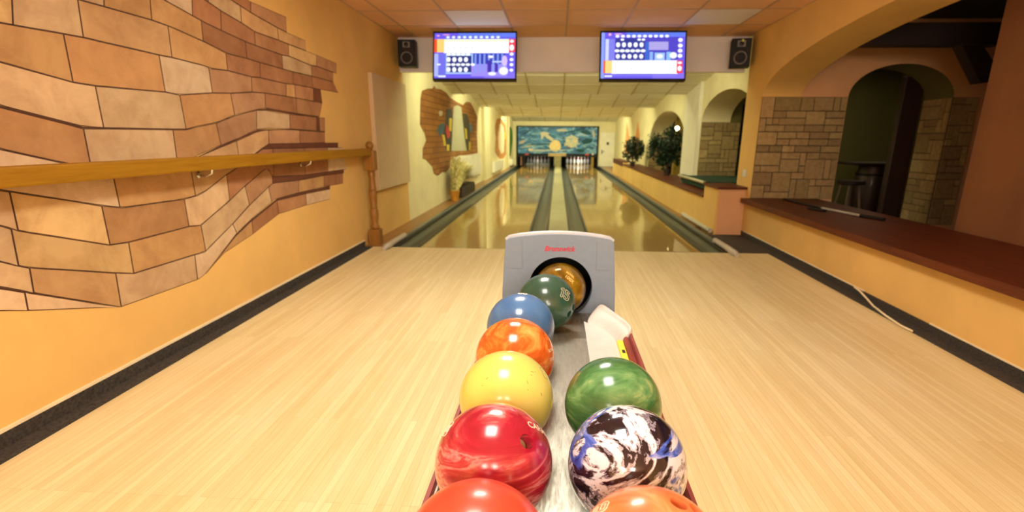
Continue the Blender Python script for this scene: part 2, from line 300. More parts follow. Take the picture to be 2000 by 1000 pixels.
BRICKS=[[0,[[2.021,2.094,1.999,2.01],[2.067,2.088,2.045,2.001],[2.115,2.082,2.093,1.993],[2.167,2.075,2.144,1.983],[2.221,2.068,2.197,1.974]]],[0,[[2.221,2.068,2.197,1.974],[2.278,2.06,2.254,1.963],[2.339,2.052,2.314,1.953],[2.404,2.044,2.378,1.941],[2.472,2.035,2.446,1.929]]],[0,[[2.472,2.035,2.446,1.929],[2.546,2.025,2.518,1.915],[2.622,2.008,2.598,1.911],[2.704,1.989,2.683,1.907],[2.738,1.981,2.719,1.905],[2.792,1.973,2.775,1.902]]],[0,[[2.792,1.973,2.775,1.902],[2.853,1.963,2.837,1.899],[2.916,1.954,2.902,1.896],[2.971,1.945,2.959,1.893],[2.982,1.944,2.97,1.892],[3.053,1.938,3.04,1.885]]],[0,[[3.053,1.938,3.04,1.885],[3.091,1.935,3.081,1.88],[3.13,1.931,3.124,1.876],[3.17,1.928,3.168,1.871],[3.211,1.924,3.213,1.866]]],[0,[[3.211,1.924,3.213,1.866],[3.274,1.919,3.271,1.86],[3.281,1.918,3.279,1.859],[3.338,1.914,3.332,1.851],[3.406,1.907,3.395,1.843],[3.476,1.9,3.461,1.834]]],[0,[[3.476,1.9,3.461,1.834],[3.576,1.901,3.561,1.825],[3.682,1.902,3.667,1.816],[3.795,1.903,3.781,1.806],[3.915,1.904,3.903,1.8]]],[0,[[2.032,2.004,1.99,1.837],[2.088,1.994,2.047,1.832],[2.148,1.983,2.109,1.827],[2.212,1.971,2.175,1.821],[2.281,1.959,2.245,1.815]]],[0,[[2.281,1.959,2.245,1.815],[2.337,1.948,2.302,1.81],[2.396,1.938,2.363,1.805],[2.459,1.926,2.429,1.808],[2.525,1.914,2.5,1.812]]],[0,[[2.525,1.914,2.5,1.812],[2.59,1.911,2.567,1.816],[2.66,1.908,2.638,1.82],[2.721,1.905,2.701,1.823],[2.733,1.904,2.713,1.823],[2.81,1.901,2.79,1.819]]],[0,[[2.81,1.901,2.79,1.819],[2.869,1.898,2.85,1.817],[2.93,1.895,2.912,1.814],[2.96,1.893,2.943,1.812],[2.994,1.89,2.977,1.807],[3.038,1.885,3.022,1.801],[3.06,1.883,3.043,1.797]]],[0,[[3.06,1.883,3.043,1.797],[3.128,1.875,3.112,1.784],[3.174,1.87,3.158,1.775],[3.2,1.867,3.185,1.772],[3.269,1.86,3.255,1.763],[3.354,1.848,3.343,1.752]]],[0,[[3.354,1.848,3.343,1.752],[3.448,1.835,3.437,1.735],[3.46,1.834,3.449,1.733],[3.508,1.83,3.498,1.727],[3.549,1.826,3.54,1.727],[3.657,1.817,3.652,1.727],[3.772,1.807,3.771,1.727]]],[0,[[3.772,1.807,3.771,1.727],[3.79,1.806,3.789,1.726],[3.866,1.802,3.865,1.725],[3.905,1.8,3.904,1.724],[3.925,1.8,3.924,1.723],[3.965,1.799,3.964,1.723],[4.071,1.797,4.068,1.721],[4.182,1.795,4.179,1.72]]],[0,[[1.956,1.84,1.934,1.755],[2.007,1.836,1.987,1.756],[2.061,1.831,2.043,1.757],[2.119,1.826,2.102,1.758],[2.18,1.821,2.164,1.759]]],[0,[[2.18,1.821,2.164,1.759],[2.239,1.815,2.225,1.761],[2.302,1.81,2.29,1.762],[2.364,1.805,2.353,1.763],[2.443,1.809,2.43,1.755]]],[0,[[2.443,1.809,2.43,1.755],[2.507,1.813,2.492,1.748],[2.575,1.816,2.559,1.741],[2.646,1.82,2.629,1.733],[2.7,1.823,2.683,1.728],[2.721,1.823,2.704,1.725]]],[0,[[2.721,1.823,2.704,1.725],[2.767,1.82,2.748,1.718],[2.814,1.818,2.795,1.712],[2.863,1.816,2.843,1.704],[2.914,1.814,2.892,1.697]]],[0,[[2.914,1.814,2.892,1.697],[2.941,1.812,2.918,1.693],[2.97,1.808,2.947,1.689],[3.02,1.801,2.997,1.681],[3.027,1.8,3.004,1.681],[3.086,1.789,3.064,1.675],[3.148,1.777,3.126,1.669]]],[0,[[3.148,1.777,3.126,1.669],[3.224,1.767,3.205,1.662],[3.304,1.757,3.287,1.655],[3.344,1.752,3.328,1.652],[3.385,1.744,3.37,1.648],[3.477,1.728,3.466,1.645]]],[0,[[3.477,1.728,3.466,1.645],[3.574,1.727,3.563,1.642],[3.678,1.727,3.666,1.639],[3.77,1.727,3.757,1.637],[3.788,1.726,3.775,1.637],[3.815,1.726,3.802,1.636],[3.904,1.724,3.892,1.642]]],[0,[[3.904,1.724,3.892,1.642],[4.007,1.722,3.993,1.637],[4.115,1.721,4.098,1.631],[4.229,1.719,4.21,1.625],[4.263,1.718,4.243,1.624],[4.351,1.717,4.331,1.63]]],[0,[[4.351,1.717,4.331,1.63],[4.442,1.714,4.422,1.627],[4.537,1.712,4.517,1.625],[4.636,1.709,4.617,1.622],[4.74,1.705,4.721,1.619]]],[0,[[1.934,1.755,1.899,1.619],[1.978,1.756,1.943,1.618],[2.024,1.757,1.988,1.616],[2.072,1.758,2.035,1.615],[2.122,1.759,2.085,1.614]]],[0,[[2.122,1.759,2.085,1.614],[2.175,1.76,2.139,1.612],[2.231,1.761,2.196,1.611],[2.29,1.762,2.256,1.611],[2.352,1.763,2.32,1.612]]],[0,[[2.352,1.763,2.32,1.612],[2.41,1.757,2.381,1.612],[2.471,1.75,2.447,1.613],[2.535,1.743,2.515,1.613],[2.603,1.736,2.588,1.614]]],[0,[[2.603,1.736,2.588,1.614],[2.625,1.734,2.611,1.613],[2.683,1.728,2.67,1.61],[2.697,1.726,2.684,1.609],[2.741,1.72,2.729,1.606],[2.769,1.715,2.757,1.603],[2.86,1.702,2.85,1.593],[2.958,1.687,2.949,1.582]]],[0,[[2.958,1.687,2.949,1.582],[2.99,1.682,2.981,1.577],[3.048,1.677,3.039,1.568],[3.125,1.669,3.115,1.556],[3.145,1.667,3.134,1.553],[3.181,1.664,3.171,1.55],[3.248,1.659,3.24,1.55],[3.359,1.649,3.353,1.551]]],[0,[[3.359,1.649,3.353,1.551],[3.458,1.645,3.451,1.548],[3.52,1.643,3.513,1.547],[3.563,1.642,3.555,1.546],[3.675,1.639,3.666,1.544],[3.795,1.636,3.784,1.543]]],[0,[[3.795,1.636,3.784,1.543],[3.891,1.642,3.877,1.542],[3.95,1.639,3.935,1.541],[4.007,1.636,3.991,1.542],[4.12,1.63,4.104,1.543],[4.241,1.624,4.223,1.544]]],[0,[[4.241,1.624,4.223,1.544],[4.33,1.63,4.311,1.544],[4.438,1.627,4.419,1.543],[4.542,1.624,4.523,1.543],[4.651,1.621,4.633,1.542]]],[0,[[1.747,1.623,1.703,1.451],[1.79,1.622,1.748,1.452],[1.836,1.62,1.796,1.454],[1.883,1.619,1.847,1.457],[1.899,1.619,1.864,1.457],[1.934,1.618,1.9,1.458]]],[0,[[1.934,1.618,1.9,1.458],[1.993,1.616,1.964,1.46],[2.055,1.615,2.033,1.463],[2.122,1.613,2.106,1.465],[2.131,1.612,2.115,1.465],[2.194,1.611,2.184,1.467]]],[0,[[2.194,1.611,2.184,1.467],[2.223,1.611,2.213,1.467],[2.3,1.612,2.291,1.465],[2.418,1.613,2.408,1.464],[2.548,1.614,2.539,1.462],[2.592,1.614,2.583,1.461],[2.632,1.612,2.624,1.461],[2.692,1.609,2.684,1.462]]],[0,[[2.692,1.609,2.684,1.462],[2.715,1.608,2.708,1.461],[2.792,1.599,2.784,1.459],[2.9,1.587,2.891,1.456],[2.964,1.58,2.953,1.451],[3.006,1.573,2.995,1.448],[3.142,1.551,3.133,1.454]]],[0,[[3.142,1.551,3.133,1.454],[3.223,1.55,3.213,1.452],[3.31,1.551,3.297,1.449],[3.349,1.551,3.335,1.448],[3.4,1.55,3.385,1.447],[3.496,1.547,3.481,1.452]]],[0,[[3.496,1.547,3.481,1.452],[3.593,1.545,3.579,1.45],[3.697,1.544,3.683,1.449],[3.806,1.543,3.794,1.448],[3.829,1.542,3.817,1.448],[3.923,1.541,3.912,1.453]]],[0,[[3.923,1.541,3.912,1.453],[3.954,1.541,3.945,1.454],[3.994,1.542,3.988,1.454],[4.067,1.543,4.066,1.455],[4.144,1.544,4.147,1.455],[4.223,1.544,4.232,1.456]]],[0,[[4.223,1.544,4.232,1.456],[4.319,1.544,4.344,1.457],[4.386,1.543,4.425,1.457],[4.419,1.543,4.463,1.458],[4.523,1.543,4.589,1.459],[4.633,1.542,4.721,1.46]]],[0,[[1.703,1.451,1.687,1.345],[1.787,1.454,1.773,1.332],[1.86,1.457,1.848,1.322],[1.879,1.458,1.868,1.319],[1.981,1.461,1.973,1.303],[2.095,1.465,2.092,1.286]]],[0,[[2.095,1.465,2.092,1.286],[2.14,1.466,2.137,1.284],[2.184,1.467,2.18,1.283],[2.201,1.467,2.198,1.282],[2.242,1.466,2.239,1.283],[2.319,1.465,2.317,1.285],[2.449,1.463,2.449,1.287],[2.596,1.461,2.596,1.291]]],[0,[[2.596,1.461,2.596,1.291],[2.638,1.461,2.637,1.288],[2.679,1.462,2.677,1.286],[2.739,1.461,2.736,1.29],[2.768,1.46,2.766,1.293],[2.85,1.457,2.849,1.303],[2.862,1.457,2.861,1.305],[2.934,1.455,2.934,1.313],[2.962,1.449,2.963,1.316]]],[0,[[2.962,1.449,2.963,1.316],[2.976,1.447,2.977,1.317],[2.998,1.448,2.998,1.319],[3.056,1.451,3.053,1.323],[3.128,1.454,3.121,1.328],[3.156,1.454,3.148,1.33],[3.168,1.453,3.16,1.331],[3.261,1.45,3.251,1.342],[3.374,1.446,3.36,1.354]]],[0,[[3.374,1.446,3.36,1.354],[3.475,1.452,3.459,1.358],[3.524,1.451,3.509,1.36],[3.579,1.45,3.563,1.361],[3.691,1.449,3.674,1.361],[3.809,1.448,3.791,1.361]]],[0,[[3.809,1.448,3.791,1.361],[3.839,1.449,3.823,1.361],[3.87,1.451,3.856,1.36],[3.901,1.453,3.89,1.36],[3.933,1.454,3.924,1.36]]],[0,[[3.933,1.454,3.924,1.36],[3.958,1.454,3.948,1.36],[4.004,1.455,3.993,1.359],[4.077,1.455,4.064,1.358],[4.153,1.456,4.138,1.357],[4.232,1.456,4.215,1.355]]],[1,[[4.232,1.456,4.215,1.355],[4.265,1.456,4.254,1.355],[4.299,1.456,4.294,1.354],[4.333,1.457,4.334,1.353],[4.368,1.457,4.375,1.352]]],[0,[[1.731,1.339,1.708,1.2],[1.826,1.325,1.806,1.175],[1.933,1.309,1.917,1.152],[2.054,1.292,2.044,1.126],[2.091,1.286,2.083,1.118],[2.141,1.284,2.136,1.114],[2.194,1.282,2.193,1.112]]],[0,[[2.194,1.282,2.193,1.112],[2.236,1.283,2.235,1.112],[2.302,1.284,2.302,1.113],[2.42,1.287,2.421,1.113],[2.551,1.29,2.554,1.114],[2.596,1.291,2.599,1.114],[2.647,1.288,2.652,1.115],[2.695,1.285,2.701,1.115]]],[0,[[2.695,1.285,2.701,1.115],[2.745,1.291,2.752,1.125],[2.793,1.297,2.8,1.134],[2.814,1.299,2.82,1.136],[2.899,1.309,2.905,1.149],[2.965,1.317,2.971,1.159],[3.002,1.319,3.009,1.169],[3.132,1.328,3.143,1.204]]],[0,[[3.132,1.328,3.143,1.204],[3.173,1.333,3.182,1.212],[3.219,1.338,3.226,1.219],[3.311,1.348,3.312,1.235],[3.357,1.354,3.355,1.243],[3.404,1.356,3.399,1.25],[3.51,1.36,3.497,1.264]]],[0,[[3.51,1.36,3.497,1.264],[3.525,1.36,3.512,1.264],[3.607,1.361,3.594,1.262],[3.652,1.361,3.638,1.26],[3.711,1.361,3.696,1.258],[3.789,1.361,3.773,1.255],[3.82,1.361,3.804,1.253],[3.936,1.36,3.918,1.249]]],[0,[[3.936,1.36,3.918,1.249],[4.038,1.358,4.008,1.247],[4.144,1.356,4.102,1.246],[4.257,1.354,4.2,1.244],[4.313,1.353,4.249,1.243],[4.375,1.352,4.304,1.242]]],[0,[[1.642,1.211,1.619,1.077],[1.734,1.187,1.714,1.045],[1.787,1.173,1.768,1.028],[1.839,1.162,1.822,1.014],[1.958,1.137,1.947,0.982],[2.016,1.125,2.007,0.969],[2.094,1.108,2.091,0.952]]],[0,[[2.094,1.108,2.091,0.952],[2.194,1.109,2.185,0.934],[2.264,1.11,2.254,0.929],[2.323,1.11,2.313,0.933],[2.456,1.111,2.447,0.941],[2.604,1.112,2.596,0.951]]],[0,[[2.604,1.112,2.596,0.951],[2.683,1.113,2.679,0.956],[2.702,1.114,2.699,0.957],[2.74,1.121,2.741,0.973],[2.769,1.127,2.771,0.983],[2.794,1.131,2.798,0.989],[2.86,1.14,2.869,1.006],[2.957,1.154,2.972,1.031]]],[0,[[2.957,1.154,2.972,1.031],[3.003,1.165,3.014,1.04],[3.055,1.179,3.061,1.05],[3.143,1.202,3.138,1.067],[3.16,1.205,3.154,1.07],[3.207,1.214,3.197,1.081],[3.269,1.226,3.253,1.097],[3.385,1.246,3.359,1.126]]],[0,[[3.385,1.246,3.359,1.126],[3.484,1.251,3.458,1.132],[3.5,1.252,3.475,1.133],[3.52,1.25,3.495,1.134],[3.586,1.247,3.563,1.135],[3.624,1.245,3.601,1.135],[3.694,1.243,3.673,1.135],[3.809,1.241,3.79,1.136]]],[0,[[3.809,1.241,3.79,1.136],[3.907,1.239,3.889,1.134],[4.011,1.239,3.995,1.133],[4.12,1.238,4.106,1.131],[4.235,1.237,4.223,1.129]]],[1,[[4.235,1.237,4.223,1.129],[4.248,1.237,4.236,1.129],[4.261,1.237,4.25,1.129],[4.274,1.237,4.264,1.128],[4.282,1.237,4.272,1.128],[4.287,1.237,4.278,1.128]]],[0,[[4.287,1.237,4.278,1.128],[4.314,1.237,4.303,1.127],[4.341,1.237,4.328,1.127],[4.369,1.237,4.353,1.126],[4.397,1.236,4.379,1.126]]],[0,[[1.689,1.052,1.662,0.908],[1.752,1.031,1.728,0.89],[1.79,1.021,1.769,0.879],[1.905,0.992,1.891,0.847],[1.977,0.973,1.966,0.827],[2.021,0.965,2.012,0.815],[2.038,0.961,2.03,0.81],[2.139,0.941,2.138,0.783],[2.191,0.93,2.193,0.772]]],[0,[[2.191,0.93,2.193,0.772],[2.218,0.925,2.221,0.769],[2.244,0.927,2.247,0.768],[2.296,0.93,2.299,0.767],[2.414,0.937,2.417,0.766],[2.544,0.945,2.545,0.763],[2.64,0.951,2.642,0.766],[2.687,0.954,2.69,0.77]]],[0,[[2.687,0.954,2.69,0.77],[2.755,0.973,2.755,0.783],[2.787,0.981,2.787,0.792],[2.824,0.989,2.824,0.805],[2.875,1.0,2.876,0.824],[2.892,1.004,2.894,0.831],[2.967,1.021,2.97,0.86],[3.004,1.029,3.007,0.871],[3.124,1.055,3.128,0.91]]],[0,[[3.124,1.055,3.128,0.91],[3.169,1.065,3.17,0.925],[3.212,1.075,3.21,0.94],[3.305,1.099,3.297,0.972],[3.347,1.109,3.337,0.986],[3.401,1.117,3.388,1.005],[3.428,1.12,3.414,1.013],[3.476,1.127,3.459,1.026],[3.5,1.128,3.482,1.033]]],[0,[[3.5,1.128,3.482,1.033],[3.6,1.129,3.582,1.034],[3.706,1.131,3.688,1.034],[3.786,1.132,3.768,1.034],[3.817,1.132,3.8,1.034],[3.935,1.13,3.918,1.034]]],[0,[[3.935,1.13,3.918,1.034],[4.036,1.128,4.02,1.034],[4.142,1.126,4.127,1.035],[4.254,1.124,4.24,1.035],[4.371,1.122,4.358,1.035]]],[0,[[1.623,0.919,1.61,0.806],[1.651,0.911,1.64,0.792],[1.681,0.903,1.671,0.778],[1.711,0.894,1.704,0.763],[1.714,0.893,1.708,0.761],[1.742,0.886,1.737,0.746]]],[0,[[1.742,0.886,1.737,0.746],[1.776,0.877,1.771,0.733],[1.82,0.865,1.816,0.718],[1.906,0.843,1.902,0.688],[1.988,0.822,1.985,0.659],[1.999,0.818,1.997,0.655],[2.102,0.79,2.102,0.619]]],[0,[[2.102,0.79,2.102,0.619],[2.138,0.783,2.139,0.616],[2.205,0.769,2.208,0.612],[2.237,0.768,2.24,0.612],[2.324,0.767,2.327,0.614],[2.455,0.765,2.458,0.615],[2.601,0.763,2.602,0.618]]],[0,[[2.601,0.763,2.602,0.618],[2.64,0.766,2.64,0.614],[2.684,0.769,2.681,0.61],[2.705,0.771,2.701,0.613],[2.734,0.778,2.731,0.623],[2.775,0.788,2.773,0.638],[2.826,0.806,2.823,0.657],[2.875,0.824,2.871,0.674],[2.982,0.864,2.976,0.713]]],[0,[[2.982,0.864,2.976,0.713],[3.074,0.891,3.068,0.75],[3.105,0.901,3.098,0.763],[3.189,0.93,3.181,0.795],[3.237,0.947,3.229,0.812],[3.322,0.976,3.311,0.842],[3.38,0.996,3.368,0.863],[3.398,1.002,3.385,0.869],[3.449,1.003,3.433,0.869],[3.495,1.004,3.469,0.834],[3.524,1.004,3.493,0.816]]],[0,[[3.524,1.004,3.493,0.816],[3.629,1.003,3.598,0.812],[3.739,1.002,3.709,0.807],[3.857,1.001,3.826,0.802],[3.911,1.001,3.881,0.799],[3.982,1.0,3.952,0.797]]],[0,[[3.982,1.0,3.952,0.797],[4.077,0.999,4.046,0.797],[4.177,0.999,4.145,0.797],[4.282,0.998,4.248,0.797],[4.321,0.998,4.287,0.797],[4.343,0.998,4.308,0.797],[4.392,0.997,4.357,0.797]]],[0,[[4.392,0.997,4.357,0.797],[4.465,0.996,4.45,0.797],[4.541,0.995,4.546,0.797],[4.62,0.993,4.647,0.797],[4.702,0.992,4.752,0.797]]],[0,[[1.545,0.836,1.526,0.716],[1.584,0.817,1.568,0.695],[1.626,0.799,1.612,0.672],[1.669,0.778,1.658,0.647],[1.684,0.772,1.674,0.639],[1.715,0.757,1.707,0.621]]],[0,[[1.715,0.757,1.707,0.621],[1.737,0.746,1.73,0.611],[1.777,0.731,1.77,0.597],[1.814,0.718,1.808,0.585],[1.925,0.68,1.921,0.55],[2.051,0.636,2.049,0.509],[2.101,0.619,2.099,0.493],[2.131,0.617,2.128,0.485],[2.201,0.612,2.195,0.466]]],[0,[[2.201,0.612,2.195,0.466],[2.23,0.612,2.225,0.466],[2.309,0.613,2.304,0.465],[2.426,0.615,2.423,0.464],[2.554,0.617,2.554,0.464],[2.604,0.618,2.605,0.463],[2.642,0.614,2.645,0.462],[2.694,0.61,2.699,0.464]]],[0,[[2.694,0.61,2.699,0.464],[2.734,0.624,2.74,0.481],[2.796,0.647,2.804,0.506],[2.905,0.686,2.917,0.551],[2.942,0.699,2.955,0.567],[3.008,0.726,3.023,0.596],[3.023,0.732,3.038,0.603],[3.148,0.783,3.168,0.661]]],[0,[[3.148,0.783,3.168,0.661],[3.209,0.805,3.222,0.682],[3.229,0.812,3.24,0.688],[3.288,0.834,3.293,0.708],[3.312,0.843,3.314,0.716],[3.399,0.875,3.39,0.745],[3.42,0.882,3.409,0.752],[3.472,0.832,3.469,0.771]]],[1,[[3.472,0.832,3.469,0.771],[3.515,0.815,3.516,0.773],[3.712,0.807,3.713,0.768],[3.863,0.8,3.863,0.765],[3.943,0.797,3.944,0.766],[3.991,0.797,3.991,0.767],[4.274,0.797,4.273,0.772],[4.316,0.797,4.315,0.772],[4.696,0.797,4.689,0.765]]],[0,[[1.566,0.695,1.55,0.596],[1.607,0.674,1.593,0.579],[1.649,0.652,1.639,0.56],[1.694,0.628,1.685,0.536],[1.706,0.622,1.697,0.53],[1.743,0.606,1.735,0.51]]],[0,[[1.743,0.606,1.735,0.51],[1.758,0.601,1.75,0.503],[1.821,0.581,1.812,0.472],[1.905,0.555,1.897,0.431],[1.998,0.525,1.99,0.385],[2.1,0.493,2.092,0.336]]],[0,[[2.1,0.493,2.092,0.336],[2.128,0.485,2.122,0.336],[2.195,0.466,2.192,0.334],[2.325,0.465,2.321,0.331],[2.46,0.464,2.452,0.328],[2.608,0.463,2.598,0.325]]],[0,[[2.608,0.463,2.598,0.325],[2.626,0.462,2.618,0.327],[2.66,0.461,2.656,0.336],[2.679,0.462,2.679,0.347],[2.695,0.462,2.698,0.357],[2.775,0.494,2.785,0.401],[2.871,0.533,2.889,0.454],[2.972,0.573,3.0,0.509]]],[0,[[2.972,0.573,3.0,0.509],[3.007,0.589,3.035,0.522],[3.073,0.618,3.1,0.546],[3.176,0.664,3.2,0.582],[3.198,0.672,3.221,0.588],[3.292,0.708,3.314,0.615],[3.41,0.752,3.429,0.649]]],[0,[[3.41,0.752,3.429,0.649],[3.456,0.77,3.471,0.661],[3.504,0.774,3.514,0.665],[3.614,0.771,3.615,0.668],[3.722,0.768,3.712,0.671],[3.822,0.765,3.803,0.673],[3.836,0.765,3.815,0.674]]],[0,[[3.836,0.765,3.815,0.674],[3.937,0.766,3.916,0.675],[4.043,0.768,4.022,0.676],[4.155,0.77,4.134,0.678],[4.273,0.772,4.252,0.679]]],[0,[[4.273,0.772,4.252,0.679],[4.306,0.772,4.285,0.679],[4.366,0.771,4.345,0.678],[4.462,0.769,4.442,0.677],[4.564,0.768,4.543,0.676],[4.669,0.766,4.649,0.675]]],[0,[[1.488,0.614,1.473,0.522],[1.537,0.594,1.525,0.507],[1.59,0.574,1.579,0.491],[1.629,0.558,1.621,0.478],[1.645,0.551,1.637,0.473],[1.704,0.523,1.699,0.452]]],[0,[[1.704,0.523,1.699,0.452],[1.716,0.516,1.712,0.448],[1.736,0.507,1.732,0.442],[1.786,0.483,1.783,0.427],[1.877,0.439,1.875,0.4],[1.977,0.39,1.977,0.37],[2.089,0.336,2.089,0.336]]],[0,[[2.665,0.338,2.674,0.339],[2.78,0.396,2.789,0.39],[2.853,0.433,2.861,0.419],[2.903,0.457,2.908,0.427],[2.987,0.498,2.986,0.441],[3.033,0.514,3.032,0.45],[3.17,0.561,3.165,0.474]]],[0,[[3.17,0.561,3.165,0.474],[3.182,0.564,3.177,0.477],[3.247,0.583,3.243,0.494],[3.327,0.605,3.326,0.514],[3.411,0.629,3.412,0.535],[3.498,0.653,3.501,0.557]]],[0,[[3.498,0.653,3.501,0.557],[3.525,0.653,3.528,0.558],[3.596,0.653,3.597,0.559],[3.699,0.654,3.698,0.562],[3.808,0.655,3.804,0.564],[3.923,0.656,3.917,0.567]]],[0,[[3.923,0.656,3.917,0.567],[4.025,0.655,4.016,0.567],[4.133,0.654,4.121,0.566],[4.246,0.653,4.23,0.566],[4.365,0.652,4.346,0.566]]],[1,[[1.608,1.08,1.608,1.079],[1.745,1.034,1.745,1.033],[1.898,0.995,1.898,0.993],[1.985,0.973,1.985,0.972],[2.227,0.928,2.227,0.926],[2.335,0.934,2.334,0.932],[2.694,0.957,2.693,0.954],[2.962,1.028,2.96,1.02],[3.074,1.053,3.072,1.044],[3.369,1.126,3.366,1.112],[3.809,1.136,3.808,1.132],[4.371,1.126,4.37,1.122]]],[1,[[1.643,1.216,1.642,1.211],[1.792,1.178,1.79,1.172],[1.931,1.149,1.93,1.143],[2.095,1.115,2.093,1.109],[2.201,1.112,2.2,1.109],[2.361,1.113,2.36,1.111],[2.595,1.114,2.595,1.112],[2.702,1.116,2.702,1.114],[2.953,1.155,2.953,1.154],[3.061,1.183,3.06,1.181],[3.383,1.248,3.382,1.246],[3.517,1.264,3.514,1.251],[3.917,1.249,3.915,1.239],[4.283,1.242,4.282,1.237]]],[1,[[2.751,0.782,2.751,0.782],[2.826,0.806,2.826,0.806],[2.974,0.861,2.974,0.861],[3.073,0.89,3.073,0.89],[3.398,1.008,3.396,1.002],[3.486,1.034,3.479,1.004],[3.923,1.034,3.915,1.001],[3.987,1.034,3.98,1.0],[4.346,1.035,4.337,0.998],[4.621,1.035,4.612,0.993]]],[1,[[1.49,0.619,1.488,0.614],[1.628,0.565,1.627,0.559],[1.736,0.51,1.736,0.507],[2.092,0.336,2.092,0.336],[2.201,0.334,2.201,0.334],[2.595,0.324,2.595,0.324],[2.853,0.435,2.852,0.432],[2.979,0.5,2.978,0.494],[3.155,0.567,3.153,0.555],[3.5,0.664,3.497,0.653],[3.83,0.674,3.826,0.655],[4.371,0.678,4.365,0.652]]],[1,[[2.692,0.609,2.692,0.609],[2.864,0.671,2.864,0.669],[2.945,0.701,2.945,0.698],[3.056,0.745,3.055,0.741],[3.157,0.786,3.155,0.78],[3.271,0.828,3.269,0.822],[3.421,0.881,3.418,0.869],[3.488,0.817,3.503,0.881]]]]
F1=[[7.692,1.732],[8.026,1.79],[8.338,1.818],[8.467,1.87],[8.575,1.839],[8.929,1.86],[9.364,1.841],[9.65,1.783],[10.299,1.755],[10.966,1.733],[11.392,1.828],[11.931,1.849],[12.307,1.768],[12.913,1.581],[12.801,1.226],[12.844,0.706],[11.771,0.721],[10.429,0.752],[9.658,0.695],[9.573,0.575],[9.078,0.505],[8.801,0.522],[8.481,0.486],[8.198,0.537],[8.125,0.648],[7.752,0.768],[7.554,0.795],[7.579,0.931],[7.804,1.046],[7.74,1.144],[7.488,1.264],[7.592,1.613]]
F1w=[[9.984,1.649],[10.36,1.696],[10.755,1.681],[10.851,1.499],[11.035,1.121],[11.278,0.822],[9.62,0.853],[9.74,1.115],[9.832,1.361]]
F1d=[[9.316,1.565],[9.808,1.608],[9.858,1.362],[9.62,0.858],[9.165,0.879],[8.9,1.088],[9.198,1.343]]
F1d2=[[10.863,1.575],[11.441,1.579],[11.721,1.417],[11.784,0.811],[11.278,0.822],[11.035,1.121]]
F1bl=[[8.51,1.205],[8.727,1.296],[9.106,1.329],[9.025,1.179],[8.694,1.11]]
F1dot=[[8.69,1.489],[8.839,1.524],[8.984,1.51],[8.952,1.446],[8.74,1.429]]
F1y1=[[9.529,1.423],[9.754,1.432],[9.677,1.2],[9.481,1.209]]
F1y2=[[8.876,1.133],[9.072,1.134],[9.177,0.949],[8.985,0.952]]
F1y3=[[9.215,0.972],[9.453,0.97],[9.434,0.862],[9.197,0.867]]
F1y4=[[11.06,1.288],[11.308,1.264],[11.366,1.065],[11.143,1.065]]
F1y5=[[11.535,1.007],[11.774,1.006],[11.748,0.821],[11.509,0.826]]
F1r=[[9.24,1.321],[9.485,1.233],[9.538,1.114],[9.289,1.066],[9.137,1.181]]
F1b2=[[11.594,1.414],[12.015,1.366],[12.072,1.217],[11.692,1.212]]
F2=[[16.31,1.655],[17.29,1.711],[18.156,1.663],[18.961,1.539],[19.245,1.113],[19.164,0.531],[18.314,0.414],[16.992,0.452],[16.294,0.569],[15.796,0.705],[16.045,1.106],[15.859,1.423]]
F2w=[[16.99,1.511],[17.575,1.57],[18.374,1.433],[18.543,1.065],[18.471,0.644],[17.638,0.573],[16.814,0.768],[16.644,1.107]]
F2y=[[18.556,1.298],[19.049,1.304],[19.037,1.065],[18.59,1.042]]
LEAF=[[21.194,1.541],[22.037,1.533],[23.097,1.296],[23.708,1.065],[22.946,0.659],[21.817,0.457],[21.166,0.475]]
SP1=[[18.403,1.656],[17.705,1.248],[17.073,0.643],[18.62,0.601],[18.494,1.255]]
SP2=[[15.857,1.607],[15.408,1.228],[15.0,0.698],[16.393,0.661],[16.104,1.234]]

# ================================================================== THE SETTING
LX, RX = -1.95, 2.20           # left wall, right wall of the approach
YB, YF = -3.2, 5.08            # back of the room, foul line
ZC = 2.25
struct('floor', MB().box(LX, RX, YB, YF, -.05, 0), FLOOR_M)
t = MB().box(LX, RX, YF, YF+.012, -.05, -.0008)
struct('trim_1', t, LANE_EDGE)                                       # foul line joint
struct('floor_lane_base', MB().box(LX-.3, 5.2, YF+.02, 24.6, -.16, -.11), DARKPIT)
struct('floor_side_room', MB().box(RX, 6.5, YB, 13, -.05, -.001), CARPET_B)
# ceiling of the approach: grid of tiles between tee bars
gx = [-1.95, -1.72, -1.12, -.53, .07, .68, 1.29, 1.88, 2.2]
gy = [YB, -2.16, -1.48, -.80, -.12, .56, 1.24, 1.92, 2.60, 3.28, 3.96, 4.64, 5.32, 6.0, 6.65]
pale = {(2, 12), (6, 12), (4, 10), (2, 8), (6, 8)}
lit = {(3, 8), (3, 5), (2, 0), (4, 0)}  # the rearmost pair is added behind the camera as fill
ceil_o = MB(); ceil_w = MB(); lamp_tiles = []
for i in range(len(gx)-1):
    for j in range(len(gy)-1):
        x0, x1, y0, y1 = gx[i], gx[i+1], gy[j], gy[j+1]
        if (i, j) in lit: lamp_tiles.append((x0, x1, y0, y1)); continue
        (ceil_w if (i, j) in pale else ceil_o).box(x0+.006, x1-.006, y0+.006, y1-.006, ZC, ZC+.02)
c_root = struct('ceiling', ceil_o, TILE_O)
obj('pale_tile', ceil_w, TILE_W, c_root)
g = MB()
for x in gx: g.box(x-.010, x+.010, YB, 6.65, ZC-.004, ZC+.012)
for y in gy: g.box(LX, RX, y-.010, y+.010, ZC-.0035, ZC+.012)
obj('tee_bar', g, GRIDM, c_root)
obj('slab', MB().box(LX, RX, YB, 6.65, ZC+.03, ZC+.10), TILE_O, c_root)
